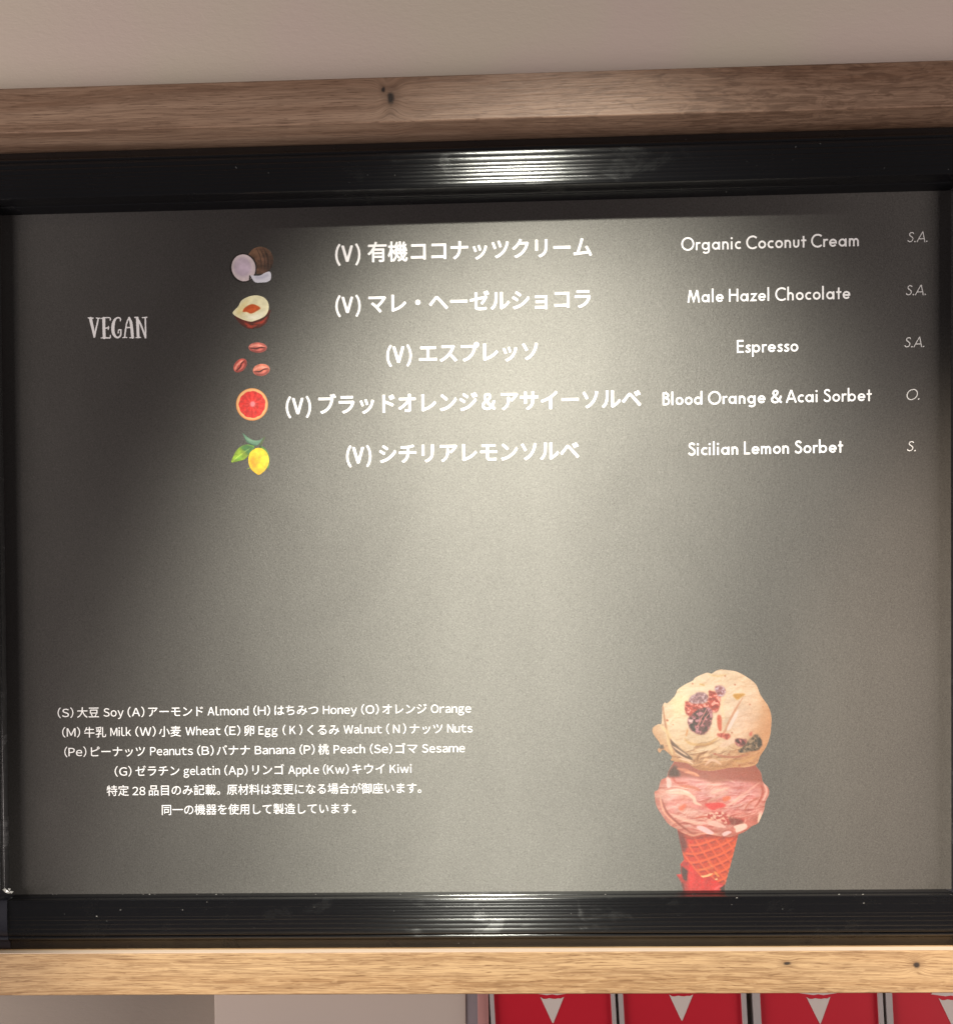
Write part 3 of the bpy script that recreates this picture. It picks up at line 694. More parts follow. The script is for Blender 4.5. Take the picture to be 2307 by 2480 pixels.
def cap(cx, cz, dx, dz, inset):
    fr = [(cx - dx * inset, cz, 0, dz)]
    for k in range(13):
        a = math.pi / 2 * k / 12; fr.append((cx, cz, dx * math.sin(a), dz * math.cos(a)))
    fr.append((cx, cz - dz * inset, dx, 0))
    return sweep('corner_cap', fr, m_cap, CAPP)
cap(in_left, in_bot, -1, -1, G); cap(in_right, in_bot, 1, -1, G); cap(in_left, in_top, -1, 1, 0); cap(in_right, in_top, 1, 1, 0)
# crinkled scrap of protective film on the lower left corner
rs = random.Random(3); V, F = [], []
fx, fz = at(22, 2161, -.024)
m_film = mat_plain('crinkled_clear_film', (.55, .55, .52, 1), .12, .9)
for k in range(5):
    b = len(V); a = rs.uniform(0, 3.1); cx, cz = fx + rs.uniform(-.0045, .0035), fz + rs.uniform(-.0020, .0035)
    for j in range(4): V.append((cx + math.cos(a + j * 1.57) * rs.uniform(.0006, .0030), -.0246 - rs.uniform(0, .0022), cz + math.sin(a + j * 1.57) * rs.uniform(.0005, .0016)))
    F += [[b, b + 1, b + 2], [b, b + 2, b + 3]]
link_mesh('film_scrap', V, F, m_film, board)
# dust specks and lint left on the lower rail's lip
V, F = [], []
for k in range(26):
    px = rs.choice((660, 240, 520, 1215, 2040)) + rs.gauss(0, 40) if k % 2 else rs.uniform(60, 2250)
    x, z = at(px, 2166 if k % 3 else rs.uniform(2172, 2240), -.0235); b = len(V); r = rs.uniform(.00018, .0006)
    V += [(x - r * rs.uniform(1, 2.4), -.0233, z - r * .6), (x + r, -.0233, z - r * .5), (x + r * rs.uniform(.3, 1), -.0237, z + r * .6), (x - r, -.0236, z + r * .4)]
    F += [[b, b + 1, b + 2, b + 3]]
tag(link_mesh('dust', V, F, mat_plain('grey_lint', (.6, .6, .56, 1), .8, .1), board), kind='stuff')

# ---------------------------------------------------------------- lettering
_txt = {}
def glyphs(s):
    """2-D mesh of a string in Blender's own built-in font"""
    if s in _txt: return _txt[s]
    cu = bpy.data.curves.new('lettering_source', 'FONT'); cu.body = s; cu.resolution_u = 3
    o = bpy.data.objects.new('lettering_source', cu); COL.objects.link(o)
    bpy.context.view_layer.update()
    me = bpy.data.meshes.new_from_object(o.evaluated_get(bpy.context.evaluated_depsgraph_get()))
    V = np.array([v.co[:2] for v in me.vertices]); F = [list(p.vertices) for p in me.polygons]
    bpy.data.objects.remove(o); bpy.data.curves.remove(cu); bpy.data.meshes.remove(me)
    _txt[s] = (V, F); return V, F

class Ink:
    """collects flat lettering on the panel; bold = stacked copies, each a hair above the last"""
    def __init__(self): self.V, self.F, self.lay = [], [], 0
    def add(self, V, F, bold=0.0, n=8):
        offs = [(0, 0)] + ([(math.cos(k * 2 * math.pi / n) * bold, math.sin(k * 2 * math.pi / n) * bold) for k in range(n)] if bold else [])
        for ox, oz in offs:
            b = len(self.V); y = -.00008 - self.lay * .000004; self.lay = (self.lay + 1) % 40
            self.V += [(x + ox, y, z + oz) for x, z in V]
            self.F += [[i + b for i in f] for f in F]
    def build(self, name, mat, label):
        P = self.V
        # all faces towards the room (-Y)
        F = []
        for f in self.F:
            a, b, c = (Vector(P[i]) for i in f[:3]); n = (b - a).cross(c - a)
            F.append(f if n.y < 0 else f[::-1])
        o = link_mesh(name, P, F, mat, pnl)
        o['label'] = label; return o

def row(pts):
    """a printed row: pixel points on it give the world height; rows are level in the world"""
    zs = [at(x, y)[1] for x, y in pts]; return sum(zs) / len(zs)

_fw = {}
def latin(s):
    """a Latin word set from the font's full-width forms, closed up to their ink"""
    if s in _fw: return _fw[s]
    V, F, x = [], [], 0.0
    for ch in s:
        g, f = glyphs(chr(ord(ch) + 0xFEE0)); lo, hi = g[:, 0].min(), g[:, 0].max(); b = len(V)
        side = {'(': (.02, .05), ')': (.05, .02)}.get(ch, (.052, .052) if ch not in 'il' else (.068, .068))
        x += side[0]; V += [(px - lo + x, pz) for px, pz in g]; F += [[i + b for i in q] for q in f]; x += hi - lo + side[1]
    _fw[s] = (np.array(V), F); return _fw[s]

def put(ink, s, px0, px1, z, size, bold=0.0, mode='cjk', yref=None, zbox=None):
    """s spans photograph columns px0..px1 at world height z; size = em (cjk) or cap height (latin), in metres"""
    V, F = latin(s) if mode == 'lat' else glyphs(s)
    yy = yref if yref is not None else 1000
    X0, X1 = at(px0, yy)[0] + bold, at(px1, yy)[0] - bold
    lo, hi = V[:, 0].min(), V[:, 0].max(); kx = (X1 - X0) / (hi - lo)
    if zbox: a, b = V[:, 1].min(), V[:, 1].max(); kz = (zbox - 2 * bold) / (b - a); zz = z + (V[:, 1] - (a + b) / 2) * kz
    elif mode == 'cjk': zz = z + (V[:, 1] - CJK_MID) * (size / CJK_EM)
    else: zz = z + (V[:, 1] - LAT_BASE) * (size / (LAT_CAP - LAT_BASE))
    ink.add(list(zip(X0 + (V[:, 0] - lo) * kx, zz)), F, bold)

_g = glyphs('国')[0]; _h = glyphs('Ｈ')[0]
CJK_MID = (_g[:, 1].min() + _g[:, 1].max()) / 2; CJK_EM = (_g[:, 1].max() - _g[:, 1].min()) / .92; LAT_CAP, LAT_BASE = _h[:, 1].max(), _h[:, 1].min()

# Japanese titles, bold: (text, first px, last px, "(" px, row point, row point)
JP = [('有機ココナッツクリーム', 890, 1433, 811.5, (842, 614), (1360, 600)),
      ('マレ・ヘーゼルショコラ', 892, 1430, 812, (842, 737.5), (1110, 731.5)),
      ('エスプレッソ', 1014.6, 1302, 935.5, (965, 857.5), (1160, 854.3)),
      ('ブラッドオレンジ＆アサイーソルベ', 771, 1551.6, 692, (722, 983), (1380, 968.6)),
      ('シチリアレモンソルベ', 918, 1401.7, 838, (868, 1101.2), (1183, 1096))]
for s, a, b, v0, p, q in JP:
    ink = Ink(); z = row([p, q]); yr = p[1]
    B = 1.12 * PX
    put(ink, '（', v0, v0 + 13.5, z - 3.5 * PX, 0, B * 1.15, yref=yr, zbox=53.5 * PX)
    put(ink, 'Ｖ', v0 + 15, v0 + 43.5, z - 1 * PX, 0, B * 1.45, yref=yr, zbox=39.5 * PX)
    put(ink, '）', v0 + 48.5, v0 + 61.5, z - 3.5 * PX, 0, B * 1.15, yref=yr, zbox=53.5 * PX)
    put(ink, s, a, b, z, 48.6 * PX, B, yref=yr)
    ink.build('title_text', m_white, 'bold white Japanese title reading (V) ' + s)

# geometric sans for the English names, drawn as strokes. cap height = 1
def arc(cx, cy, rx, ry, a0, a1, n=22):
    return [(cx + rx * math.cos(math.radians(a0 + (a1 - a0) * i / n)), cy + ry * math.sin(math.radians(a0 + (a1 - a0) * i / n))) for i in range(n + 1)]
W_ = .134
def font(w):
    R = .308 - w / 2; cy = .312; x0 = w / 2 + .02; ox = .02 + .308; h = w / 2; XH = .62
    bowl = lambda cx=ox: arc(cx, cy, R, R, 0, 360, 36)
    rt = ox + R
    f = {}
    f['o'] = ([bowl()], .69)
    f['c'] = ([arc(ox, cy, R, R, 52, 308)], .56)
    f['e'] = ([arc(ox, cy, R, R, 0, 325, 30), [(ox - R, cy - .0), (ox + R + h * .9, cy - .0)]], .69)
    f['a'] = ([bowl(), [(rt + .03, XH), (rt + .03, 0)]], .77)
    f['d'] = ([bowl(), [(rt + .03, 1.06), (rt + .03, 0)]], .77)
    f['b'] = ([bowl(ox + .03), [(x0, 1.06), (x0, 0)]], .74)
    f['p'] = ([bowl(ox + .03), [(x0, XH), (x0, -.32)]], .74)
    f['g'] = ([bowl(), [(rt + .03, XH), (rt + .03, -.02)] + arc(ox + .03, -.05, R, .24 - h, 0, -150, 14)], .77)
    f['i'] = ([[(x0, XH), (x0, 0)]], .2 + w * .6, [(x0, .86)])
    f['l'] = ([[(x0, 1.06), (x0, 0)]], .2 + w * .6)
    f['n'] = ([[(x0, XH), (x0, 0)], arc(x0 + .19, .36, .19, XH + .01 - h - .36, 180, 0, 14) + [(x0 + .38, 0)]], .38 + w + .12)
    f['h'] = ([[(x0, 1.06), (x0, 0)], arc(x0 + .19, .36, .19, XH + .01 - h - .36, 180, 0, 14) + [(x0 + .38, 0)]], .38 + w + .12)
    f['m'] = ([[(x0, XH), (x0, 0)], arc(x0 + .165, .36, .165, XH + .01 - h - .36, 180, 0, 12) + [(x0 + .33, 0)], arc(x0 + .495, .36, .165, XH + .01 - h - .36, 180, 0, 12) + [(x0 + .66, 0)]], .66 + w + .12)
    f['u'] = ([[(x0, XH)] + arc(x0 + .18, .25, .18, .25 - h, 180, 360, 14) + [(x0 + .36, XH)], ], .36 + w + .12)
    f['r'] = ([[(x0, XH), (x0, 0)], arc(x0 + .2, .36, .2, XH + .01 - h - .36, 180, 60, 10)], .42)
    f['t'] = ([[(x0 + .1, .9), (x0 + .1, 0)], [(0.0, XH - h), (.36 + w * .3, XH - h)]], .36 + w * .5)
    f['s'] = ([catm([(.40, .50), (.34, .555), (.24, .56), (.14, .52), (.12, .44), (.19, .365), (.30, .30), (.37, .22), (.35, .12), (.25, .065), (.14, .08), (.05, .16)])], .47)
    f['z'] = ([[(.04, XH - h), (.44, XH - h), (.08, h), (.5, h)]], .56)
    f['O'] = ([arc(.53, .5, .53 - h - .01, .53 - h, 0, 360, 44)], 1.10)
    f['C'] = ([arc(.53, .5, .53 - h - .01, .53 - h, 47, 313, 34)], .90)
    f['E'] = ([[(x0, 0), (x0, 1)], [(x0, 1 - h), (.55, 1 - h)], [(x0, .53), (.53, .53)], [(x0, h), (.55, h)]], .62)
    f['H'] = ([[(x0, 0), (x0, 1)], [(x0, .53), (.70, .53)], [(.70, 0), (.70, 1)]], .86)
    f['L'] = ([[(x0, 1), (x0, h), (.50, h)]], .56)
    f['B'] = ([[(x0, 0), (x0, 1)], [(x0, 1 - h), (.28, 1 - h)] + arc(.28, .765, .19, .235 - h, 90, -90, 12) + [(x0, .53)], [(.28, .53)] + arc(.30, .265 + h * .5, .24, .265 - h * .5, 90, -90, 14) + [(x0, h)]], .66)
    f['A'] = ([[(h * .7, 0), (.42, 1 - h * .2)], [(.84 - h * .7, 0), (.42, 1 - h * .2)], [(.16, .31), (.68, .31)]], .86)
    f['M'] = ([[(h, 0), (.22, .97)], [(.22, .97), (.5, .12), (.78, .97)], [(.78, .97), (1.0 - h, 0)]], 1.06)
    f['S'] = ([catm([(.50, .80), (.43, .90), (.31, .935), (.18, .90), (.12, .80), (.14, .69), (.24, .60), (.38, .51), (.49, .41), (.53, .28), (.47, .13), (.33, .06), (.18, .08), (.05, .20)])], .64)
    f['&'] = ([catm([(.80, .48), (.72, .28), (.56, .12), (.36, .07), (.16, .12), (.09, .27), (.15, .42), (.32, .53), (.47, .65), (.51, .79), (.44, .91), (.32, .93), (.21, .86), (.20, .73), (.30, .56), (.52, .30), (.84, .0)])], .92)
    f['.'] = ([], .24, [(.10, w * .7)])
    return f
def catm(p): return [tuple(v) for v in catmull(p, 5, closed=False)]

def strip(path, w, closed=False):
    """a stroke of constant width with mitred corners, as quads"""
    P = [Vector(p) for p in path]
    if (P[0] - P[-1]).length < 1e-6 and len(P) > 3: closed = True; P = P[:-1]
    n = len(P); L, Rr = [], []
    for i, p in enumerate(P):
        a = P[i - 1] if (i or closed) else None; b = P[(i + 1) % n] if (i < n - 1 or closed) else None
        d1 = (p - a).normalized() if a is not None else (b - p).normalized()
        d2 = (b - p).normalized() if b is not None else d1
        t = d1 + d2; t = t.normalized() if t.length > 1e-6 else d1
        m = Vector((-t.y, t.x)); k = min(1.0 / max(m.dot(Vector((-d1.y, d1.x))), .3), 2.6)
        L.append(p + m * (w / 2 * k)); Rr.append(p - m * (w / 2 * k))
    V = [(v.x, v.y) for v in L + Rr]; F = []
    for i in range(n if closed else n - 1): j = (i + 1) % n; F.append([i, j, n + j, n + i])
    return V, F

def stroke_text(s, w, track=0.0, shear=0.0, space=.30):
    """list of stroke pieces, each (V, F), in cap-height units"""
    f = font(w); x = 0; out = []
    for ch in s:
        if ch == ' ': x += space; continue
        if ch == '&':
            gV, gF = glyphs('＆'); a0, b0, b1 = gV[:, 0].min(), gV[:, 1].min(), gV[:, 1].max(); kk = 1.0 / (b1 - b0)
            for ex, ez in ((0, 0), (.03, 0), (-.03, 0), (0, .03), (0, -.03)): out.append(([(x + .05 + ex + (p_ - a0) * kk, ez + (q_ - b0) * kk) for p_, q_ in gV], gF))
            x += (gV[:, 0].max() - a0) * kk + .08; continue
        g = f[ch]
        for path in g[0]:
            V, F = strip(path, w); out.append(([(x + a + shear * b, b) for a, b in V], F))
        for cx, cy in (g[2] if len(g) > 2 else []):
            r = w * (.64 if w > .12 else .85); c = arc(cx, cy, r, r, 0, 360, 12)[:-1]
            out.append(([(x + a + shear * b, b) for a, b in c], [list(range(len(c)))]))
        x += g[1] + track
    return out

def put_strokes(ink, pieces, px0, px1, yref, z, cap):
    lo = min(v[0] for V, F in pieces for v in V); hi = max(v[0] for V, F in pieces for v in V)
    X0, X1 = at(px0, yref)[0], at(px1, yref)[0]; k = (X1 - X0) / (hi - lo)
    for V, F in pieces: ink.add([(X0 + (a - lo) * k, z + b * cap) for a, b in V], F)

EN = [('Organic Coconut Cream', 1648.8, 2078.2, (1690, 605.5), (2070, 597)),
      ('Male Hazel Chocolate', 1663.7, 2057.7, (1670, 733), (2050, 724.5)),
      ('Espresso', 1783.3, 1931.9, (1790, 854.6), (1925, 851.8)),
      ('Blood Orange & Acai Sorbet', 1603.6, 2109.6, (1610, 981.8), (2100, 971.4)),
      ('Sicilian Lemon Sorbet', 1665.3, 2040, (1670, 1103.4), (2035, 1096))]
for s, a, b, p, q in EN:
    ink = Ink(); put_strokes(ink, stroke_text(s, W_, .05), a, b, p[1] - 15, row([p, q]), 30.5 * PX)
    ink.build('name_text', m_white, 'white English name reading ' + s)
AL = [('S.A.', 2196, 2244.5, 587), ('S.A.', 2192, 2240.6, 715.6), ('S.A.', 2188.7, 2236.7, 841.6), ('O.', 2194, 2225, 968.4), ('S.', 2194.6, 2216, 1093.2)]
for k, (s, a, b, y) in enumerate(AL):
    ink = Ink(); put_strokes(ink, stroke_text(s, .082, .03, .20), a, b, y - 12, at(a, y)[1], 24.5 * PX)
    ink.build('allergen_mark', m_thin, 'thin slanted mark %s in the right-hand column beside %s' % (s, EN[k][0]))

# hand-drawn serif heading; coordinates in 1/8.405 px from (180, 740)
VEG = [  # (points, widths)
    ([(335, 262), (350, 340), (378, 460), (412, 640)], [62, 58, 52, 34]), ([(492, 262), (470, 380), (440, 500), (412, 640)], [30, 30, 34, 34]),
    ([(285, 250), (335, 262), (392, 256)], [18, 34, 20]), ([(450, 252), (490, 262), (526, 256)], [16, 26, 16]),
    ([(605, 262), (607, 460), (614, 655)], [62, 56, 60]), ([(545, 268), (600, 252), (680, 246), (725, 250), (740, 280), (735, 305)], [16, 24, 20, 22, 24, 16]),
    ([(620, 462), (670, 458), (700, 440)], [26, 26, 16]), ([(700, 422), (702, 455), (694, 492)], [18, 24, 18]),
    ([(550, 662), (620, 656), (700, 660), (735, 655), (738, 610)], [18, 26, 26, 24, 22]),
    ([(942, 318), (945, 280), (925, 252), (880, 250), (830, 290), (800, 370), (790, 460), (800, 560), (840, 630), (890, 652), (940, 620), (952, 560), (950, 500)], [18, 26, 26, 26, 44, 62, 66, 62, 44, 32, 30, 30, 26]),
    ([(965, 494), (930, 494), (905, 505), (898, 560)], [14, 24, 24, 22]),
    ([(1120, 246), (1075, 350), (1045, 520), (1030, 640)], [30, 28, 30, 32]), ([(1120, 246), (1155, 340), (1175, 480), (1190, 650)], [34, 54, 58, 56]),
    ([(1060, 450), (1150, 448)], [24, 26]), ([(990, 655), (1030, 648), (1078, 652)], [18, 26, 18]), ([(1132, 656), (1180, 652), (1218, 654)], [18, 24, 18]),
    ([(1285, 252), (1294, 400), (1300, 560), (1306, 640)], [54, 58, 56, 54]), ([(1232, 244), (1270, 250), (1310, 300), (1370, 420), (1420, 560), (1452, 650)], [20, 34, 40, 36, 34, 34]),
    ([(1448, 246), (1452, 400), (1454, 560), (1452, 655)], [30, 30, 32, 34]), ([(1388, 246), (1440, 246), (1484, 240)], [18, 28, 18]),
    ([(1262, 655), (1310, 648), (1354, 654)], [18, 28, 18])]
ink = Ink()
for pts, ws in VEG:
    P = catmull(pts, 6, closed=False); n = len(P); ww = np.interp(np.linspace(0, len(ws) - 1, n), range(len(ws)), ws)
    T = np.gradient(P, axis=0); T /= np.linalg.norm(T, axis=1, keepdims=True); N = np.stack([-T[:, 1], T[:, 0]], 1)
    Q = np.concatenate([P + N * ww[:, None] / 2, P - N * ww[:, None] / 2])
    ink.add([at(180 + x / 8.405, 740 + y / 8.405) for x, y in Q], [[i, i + 1, n + i + 1, n + i] for i in range(n - 1)])
    for e in (0, n - 1):
        c = arc(P[e][0], P[e][1], ww[e] / 2, ww[e] / 2, 0, 360, 10)[:-1]
        ink.add([at(180 + x / 8.405, 740 + y / 8.405) for x, y in c], [list(range(10))])
ink.build('heading_text', m_white, 'white serif heading reading VEGAN on the left')

# small print: rows of (text, first px, last px); A = first zoom, B = second zoom scale
A = lambda v: 100 + v * .31368; Bz = lambda v: 640 + v * .30287
SM = [([('(S)', A(128), A(250)), ('大豆', A(278), A(447)), ('Soy', A(482), A(637)), ('(A)', A(668), A(798)), ('アーモンド', A(827), A(1250)), ('Almond', A(1285), A(1600)), ('(H)', A(1638), A(1768)),
        ('はちみつ', Bz(82), Bz(432)), ('Honey', Bz(470), Bz(740)), ('(O)', Bz(775), Bz(915)), ('オレンジ', Bz(945), Bz(1298)), ('Orange', Bz(1332), Bz(1652))], [(214, 1725.5), (980, 1717.9)], [(255, 1735), (550, 1731.8), (1100, 1726.6)]),
      ([('(M)', A(163), A(302)), ('牛乳', A(333), A(502)), ('Milk', A(535), A(695)), ('(W)', A(728), A(885)), ('小麦', A(910), A(1080)), ('Wheat', A(1115), A(1385)), ('(E)', A(1417), A(1538)), ('卵', A(1568), A(1645)), ('Egg', A(1678), A(1825)),
        ('(', Bz(148), Bz(172)), ('K', Bz(203), Bz(252)), (')', Bz(280), Bz(305)), ('くるみ', Bz(345), Bz(600)), ('Walnut', Bz(635), Bz(940)), ('(', Bz(975), Bz(1000)), ('N', Bz(1030), Bz(1082)), (')', Bz(1108), Bz(1133)), ('ナッツ', Bz(1163), Bz(1425)), ('Nuts', Bz(1463), Bz(1665))], [(230, 1773.5), (1030, 1765.7)], [(293, 1782), (490, 1780), (1113, 1774.3)]),
      ([('(Pe)', A(180), A(350)), ('ピーナッツ', A(385), A(802)), ('Peanuts', A(842), A(1172)), ('(B)', A(1205), A(1332)), ('バナナ', A(1355), A(1612)), ('Banana', A(1650), Bz(243)),
        ('(P)', Bz(283), Bz(403)), ('桃', Bz(432), Bz(518)), ('Peach', Bz(555), Bz(805)), ('(Se)', Bz(845), Bz(1022)), ('ゴマ', Bz(1048), Bz(1225)), ('Sesame', Bz(1260), Bz(1603))], [(286, 1820.5), (985, 1813.3)], [(415, 1828.4), (1073, 1822.4)]),
      ([('(G)', A(568), A(698)), ('ゼラチン', A(728), A(1068)), ('gelatin', A(1100), A(1380)), ('(Ap)', A(1415), A(1593)), ('リンゴ', A(1630), Bz(158)), ('Apple', Bz(193), Bz(437)), ('(Kw)', Bz(470), Bz(675)), ('キウイ', Bz(703), Bz(963)), ('Kiwi', Bz(1003), Bz(1177))], [(382, 1868.2), (892, 1861.7)], [(490, 1876.7), (970, 1871.7)]),
      ([('特定', A(507), A(677)), ('28', A(705), A(805)), ('品目のみ記載。', A(832), A(1382)), ('原材料は変更になる場合が御座います。', A(1435), Bz(1255))], [(286, 1915.6), (900, 1909.6)], [(337, 1925.5)]),
      ([('同一の機器を使用して製造しています。', A(932), Bz(732))], [(430, 1961.7), (760, 1958.7)], [(430, 1970)])]
for segs, cpts, lpts in SM:
    ink = Ink(); zc, zb = row(cpts), row(lpts); yr = cpts[0][1]
    for s, a, b in segs:
        if ord(s[0]) < 256: put(ink, s, a, b, zb, 19.8 * PX, .12 * PX, 'lat', yr)
        else: put(ink, s, a, b, zc, 26.6 * PX, .12 * PX, 'cjk', yr)
    ink.build('small_print', m_white, 'small white row reading ' + ' '.join(s for s, a, b in segs))

# ---------------------------------------------------------------- pictures
def picture(name, c, ox, oy, u, mat, label, parent, ylift=-.00012):
    """c: a Canvas; its unit is one photograph pixel on the board, its corner lies at pixel ox, oy"""
    H, W = c.a.shape; use = c.a > .5
    cell = use[:-1, :-1] & use[1:, :-1] & use[:-1, 1:] & use[1:, 1:]
    idx = -np.ones((H, W), int); need = np.zeros((H, W), bool)
    for dy in (0, 1):
        for dx in (0, 1): need[dy:H - 1 + dy, dx:W - 1 + dx] |= cell
    ii = np.argwhere(need); idx[need] = np.arange(len(ii))
    cx, cz = at(ox + W / c.s / 2, oy + H / c.s / 2)
    x0, z0 = at(ox, oy); x1, z1 = at(ox + W / c.s, oy); x2, z2 = at(ox, oy + H / c.s)
    gx, gy = ii[:, 1] / W, ii[:, 0] / H
    V = np.zeros((len(ii), 3)); V[:, 0] = x0 + (x1 - x0) * gx + (x2 - x0) * gy - cx; V[:, 2] = z0 + (z1 - z0) * gx + (z2 - z0) * gy - cz
    r, q = np.nonzero(cell)
    F = np.stack([idx[r, q], idx[r + 1, q], idx[r + 1, q + 1], idx[r, q + 1]], 1)
    me = bpy.data.meshes.new(name)
    me.vertices.add(len(V)); me.vertices.foreach_set('co', V.astype(np.float32).ravel())
    me.loops.add(F.size); me.loops.foreach_set('vertex_index', F.astype(np.int32).ravel())
    me.polygons.add(len(F)); me.polygons.foreach_set('loop_start', np.arange(0, F.size, 4, dtype=np.int32)); me.polygons.foreach_set('loop_total', np.full(len(F), 4, np.int32))
    at_ = me.color_attributes.new('print_colour', 'FLOAT_COLOR', 'POINT')
    col = np.ones((len(ii), 4)); col[:, :3] = srgb(c.rgb[ii[:, 0], ii[:, 1]]) ** 1.45
    at_.data.foreach_set('color', col.astype(np.float32).ravel())
    me.materials.append(mat); me.update(calc_edges=True)
    o = bpy.data.objects.new(name, me); COL.objects.link(o)
    w = Vector(); p = parent
    while p: w += p.location; p = p.parent
    o.location = Vector((cx, ylift, cz)) - w; o.parent = parent; o['label'] = label
    return o
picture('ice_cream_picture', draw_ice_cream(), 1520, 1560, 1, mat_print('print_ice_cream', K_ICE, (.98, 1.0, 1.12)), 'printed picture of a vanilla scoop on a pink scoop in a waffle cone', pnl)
picture('coconut_picture', draw_icon('coconut'), 500 + 180 / 3.698, 560 + 115 / 3.698, 1, mat_print('print_coconut', K_COCO, (1.02, 1.0, .86)), 'printed picture of a halved coconut', pnl)
picture('hazelnut_picture', draw_icon('hazelnut'), 500 + 215 / 3.698, 560 + 560 / 3.698, 1, mat_print('print_hazelnut', K_HAZ), 'printed picture of a halved hazelnut', pnl)
m_bean = mat_print('print_bean', K_BEAN)
for k, cx, cy, lb in (('bean_a', 460, 155, 'printed coffee bean, the top one of three'), ('bean_b', 303, 315, 'printed coffee bean, the left one of three'), ('bean_c', 492, 355, 'printed coffee bean, the right one of three')):
    picture('bean_picture', draw_icon(k), 500 + (cx - 95) / 3.698, 800 + (cy - 85) / 3.698, 1, m_bean, lb, pnl)
picture('grapefruit_picture', draw_icon('grapefruit'), 500 + (409 - 155) / 3.698, 800 + (664 - 155) / 3.698, 1, mat_print('print_grapefruit', K_GRAPE), 'printed picture of a blood orange slice', pnl)
picture('lemon_picture', draw_icon('lemon'), 500 + 205 / 3.698, 800 + 905 / 3.698, 1, mat_print('print_lemon', K_LEMON, (1, 1, .9)), 'printed picture of a lemon with leaves', pnl)

# ---------------------------------------------------------------- below the shelf
zt, zlow = shelf_bot - .0004, shelf_bot - .20
px_a, px_b = at(520, 2440, -.004)[0], at(1128, 2440, -.004)[0]
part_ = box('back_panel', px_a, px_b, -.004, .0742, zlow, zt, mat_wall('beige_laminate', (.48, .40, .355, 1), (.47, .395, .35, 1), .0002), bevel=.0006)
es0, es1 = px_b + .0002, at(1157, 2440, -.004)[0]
box('end_strip', es0, es1, -.003, .0742, zlow, zt, mat_plain('shaded_grey_laminate', (.33, .29, .31, 1), .5, .3), part_)  # the panel's side in shade, with the shade put into the grey
tag(part_, 'plain beige panel under the shelf, left of the red cards', 'panel')

m_red = mat_plain('red_card', RED, .42, .4, .10, 30); m_icon = mat_plain('grey_icon', (.60, .53, .49, 1), .6, .2, .05)
m_edge = mat_plain('grey_holder_plastic', (.42, .38, .37, 1), .35, .5); m_dark = mat_plain('dark_gap', (.012, .010, .010, 1), .6, .2)
CY = -.012
# px: outer left, red left, red right, outer right, cone (x0, x1, tip x), top y of cone, tip y
CARDS = [(1184.5, 1194, 1477, 1486.5, (1307.7, 1364.5, 1337.5), 2416, 2478, 'red card with a grey cone under the shelf, leftmost, beside the beige panel'),
         (1494, 1505.6, 1792, 1802.5, (1619, 1677, 1649.5), 2410, 2472, 'red card with a grey cone under the shelf, second from the beige panel'),
         (1818.5, 1836, 2121.8, 2131.7, (1951, 2008.6, 1984), 2416, 2479, 'deep red card with a grey cone under the shelf, below the left knot'),
         (2140, 2154.6, 2440, 2450, (2271, 2328, 2303), 2419, 2482, 'deep red card cut by the right edge, under the right knot of the shelf')]
def flat(name, pts, y0, y1, mat, parent):
    n = len(pts); V = [(x, y0, z) for x, z in pts] + [(x, y1, z) for x, z in pts]
    F = [list(range(n)), list(range(n, 2 * n))[::-1]] + [[i, n + i, n + (i + 1) % n, (i + 1) % n] for i in range(n)]
    bm = bmesh.new(); bv = [bm.verts.new(v) for v in V]
    for f in F: bm.faces.new([bv[i] for i in f])
    bmesh.ops.recalc_face_normals(bm, faces=bm.faces); bm.verts.index_update()
    F = [[v.index for v in f.verts] for f in bm.faces]; bm.free()
    return link_mesh(name, V, F, mat, parent)
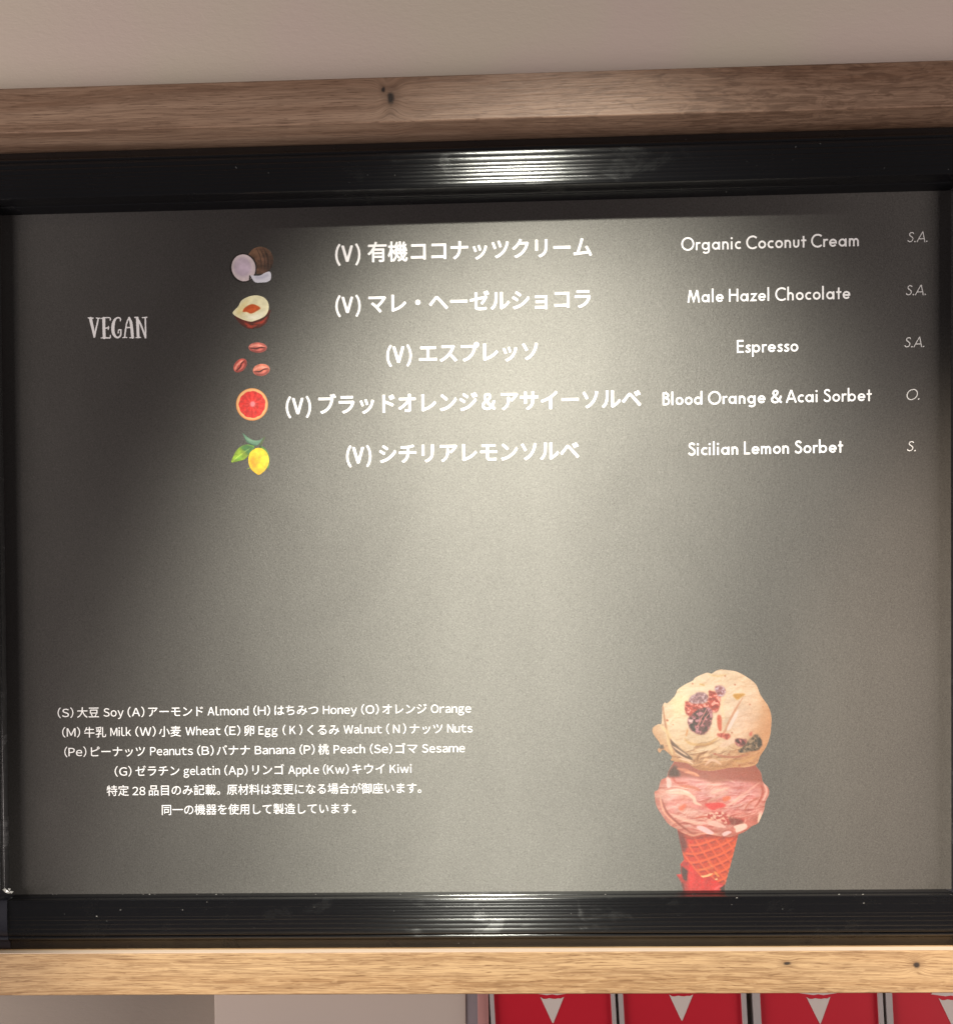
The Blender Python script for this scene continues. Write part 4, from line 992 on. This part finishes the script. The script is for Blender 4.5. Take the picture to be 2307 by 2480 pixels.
for a, b, c, d, (c0, c1, ct), cy0, cy1, lab in CARDS:
    X = lambda p, y=2440: at(p, y, CY)[0]
    lean = (X(b + 3.5, 2480) - X(b, 2410)) / (at(b, 2410, CY)[1] - at(b, 2480, CY)[1])
    zr = at(b, 2410, CY)[1]
    h = empty('card_holder', ((X(a) + X(d)) / 2, CY, zlow)); tag(h, lab, 'card holder', 'red cards in holders under the shelf')
    def par(p0, p1, k0=0.0, k1=0.0):
        x0, x1 = at(p0, 2410, CY)[0], at(p1, 2410, CY)[0]
        return [(x0, zr + .004), (x1, zr + .004), (x1 + k1 * (zr + .004 - zlow), zlow), (x0 + k0 * (zr + .004 - zlow), zlow)]
    k = .05
    flat('back_plate', [(x, min(z, zt)) for x, z in par(a, d, k, k)], CY + .003, CY + .008, m_edge, h)
    flat('card', [(x, min(z, zt)) for x, z in par(b, c, k, k)], CY - .0005, CY + .0026, m_red, h)
    flat('side_edge', [(x, min(z, zt)) for x, z in par(a, b, k, k)], CY - .0035, CY + .0029, m_edge, h)
    flat('side_edge', [(x, min(z, zt)) for x, z in par(c, d, k, k)], CY - .0035, CY + .0029, m_edge, h)
    xa, xb, xt = (at(v, 2412, CY)[0] for v in (c0, c1, ct)); za, zb_ = at(c0, cy0, CY)[1], at(ct, cy1, CY)[1]
    w = xb - xa; top = []
    for i in range(9): f_ = i / 8; top.append((xa + w * f_, za + (.0006 if i in (0, 8) else -.0002 - .0009 * abs(math.sin(f_ * math.pi * 2.5)))))
    flat('cone_print', top + [(xt + .0006, zb_ + .0006), (xt, zb_), (xt - .0006, zb_ + .0006)], CY - .0009, CY - .0004, m_icon, h)
    cream = []; r0 = w * .86; mx_ = (xa + xb) / 2; zc = za + .0032
    for i in range(9): f_ = i / 8; cream.append((mx_ - r0 + 2 * r0 * f_, zc + (.0010 if i in (0, 8) else -.0018 + .0016 * abs(math.sin(f_ * math.pi * 3)) + .0016 * abs(f_ - .5))))
    for i in range(13): a_ = math.pi * i / 12; cream.append((mx_ + r0 * .92 * math.cos(a_), min(zc + .0014 + r0 * 1.1 * math.sin(a_), zt - .0001)))
    flat('cream_print', cream, CY - .0009, CY - .0004, m_icon, h)
# side of the first holder, the red card's reflection painted into its colour
sx0, sx1 = at(1151, 2440, CY)[0], at(1184, 2440, CY)[0]
sp = flat('side_panel', [(sx0 + .002, zt), (sx1 - .0006, zt), (sx1 + .002, zlow), (sx0 + .004, zlow)], CY + .001, CY + .006, mat_plain('painted_reflection_plastic', (.50, .24, .225, 1), .35, .4), None)
first = [o for o in COL.objects if o.name == 'card_holder'][0]
sp.location = sp.location - first.location; sp.parent = first
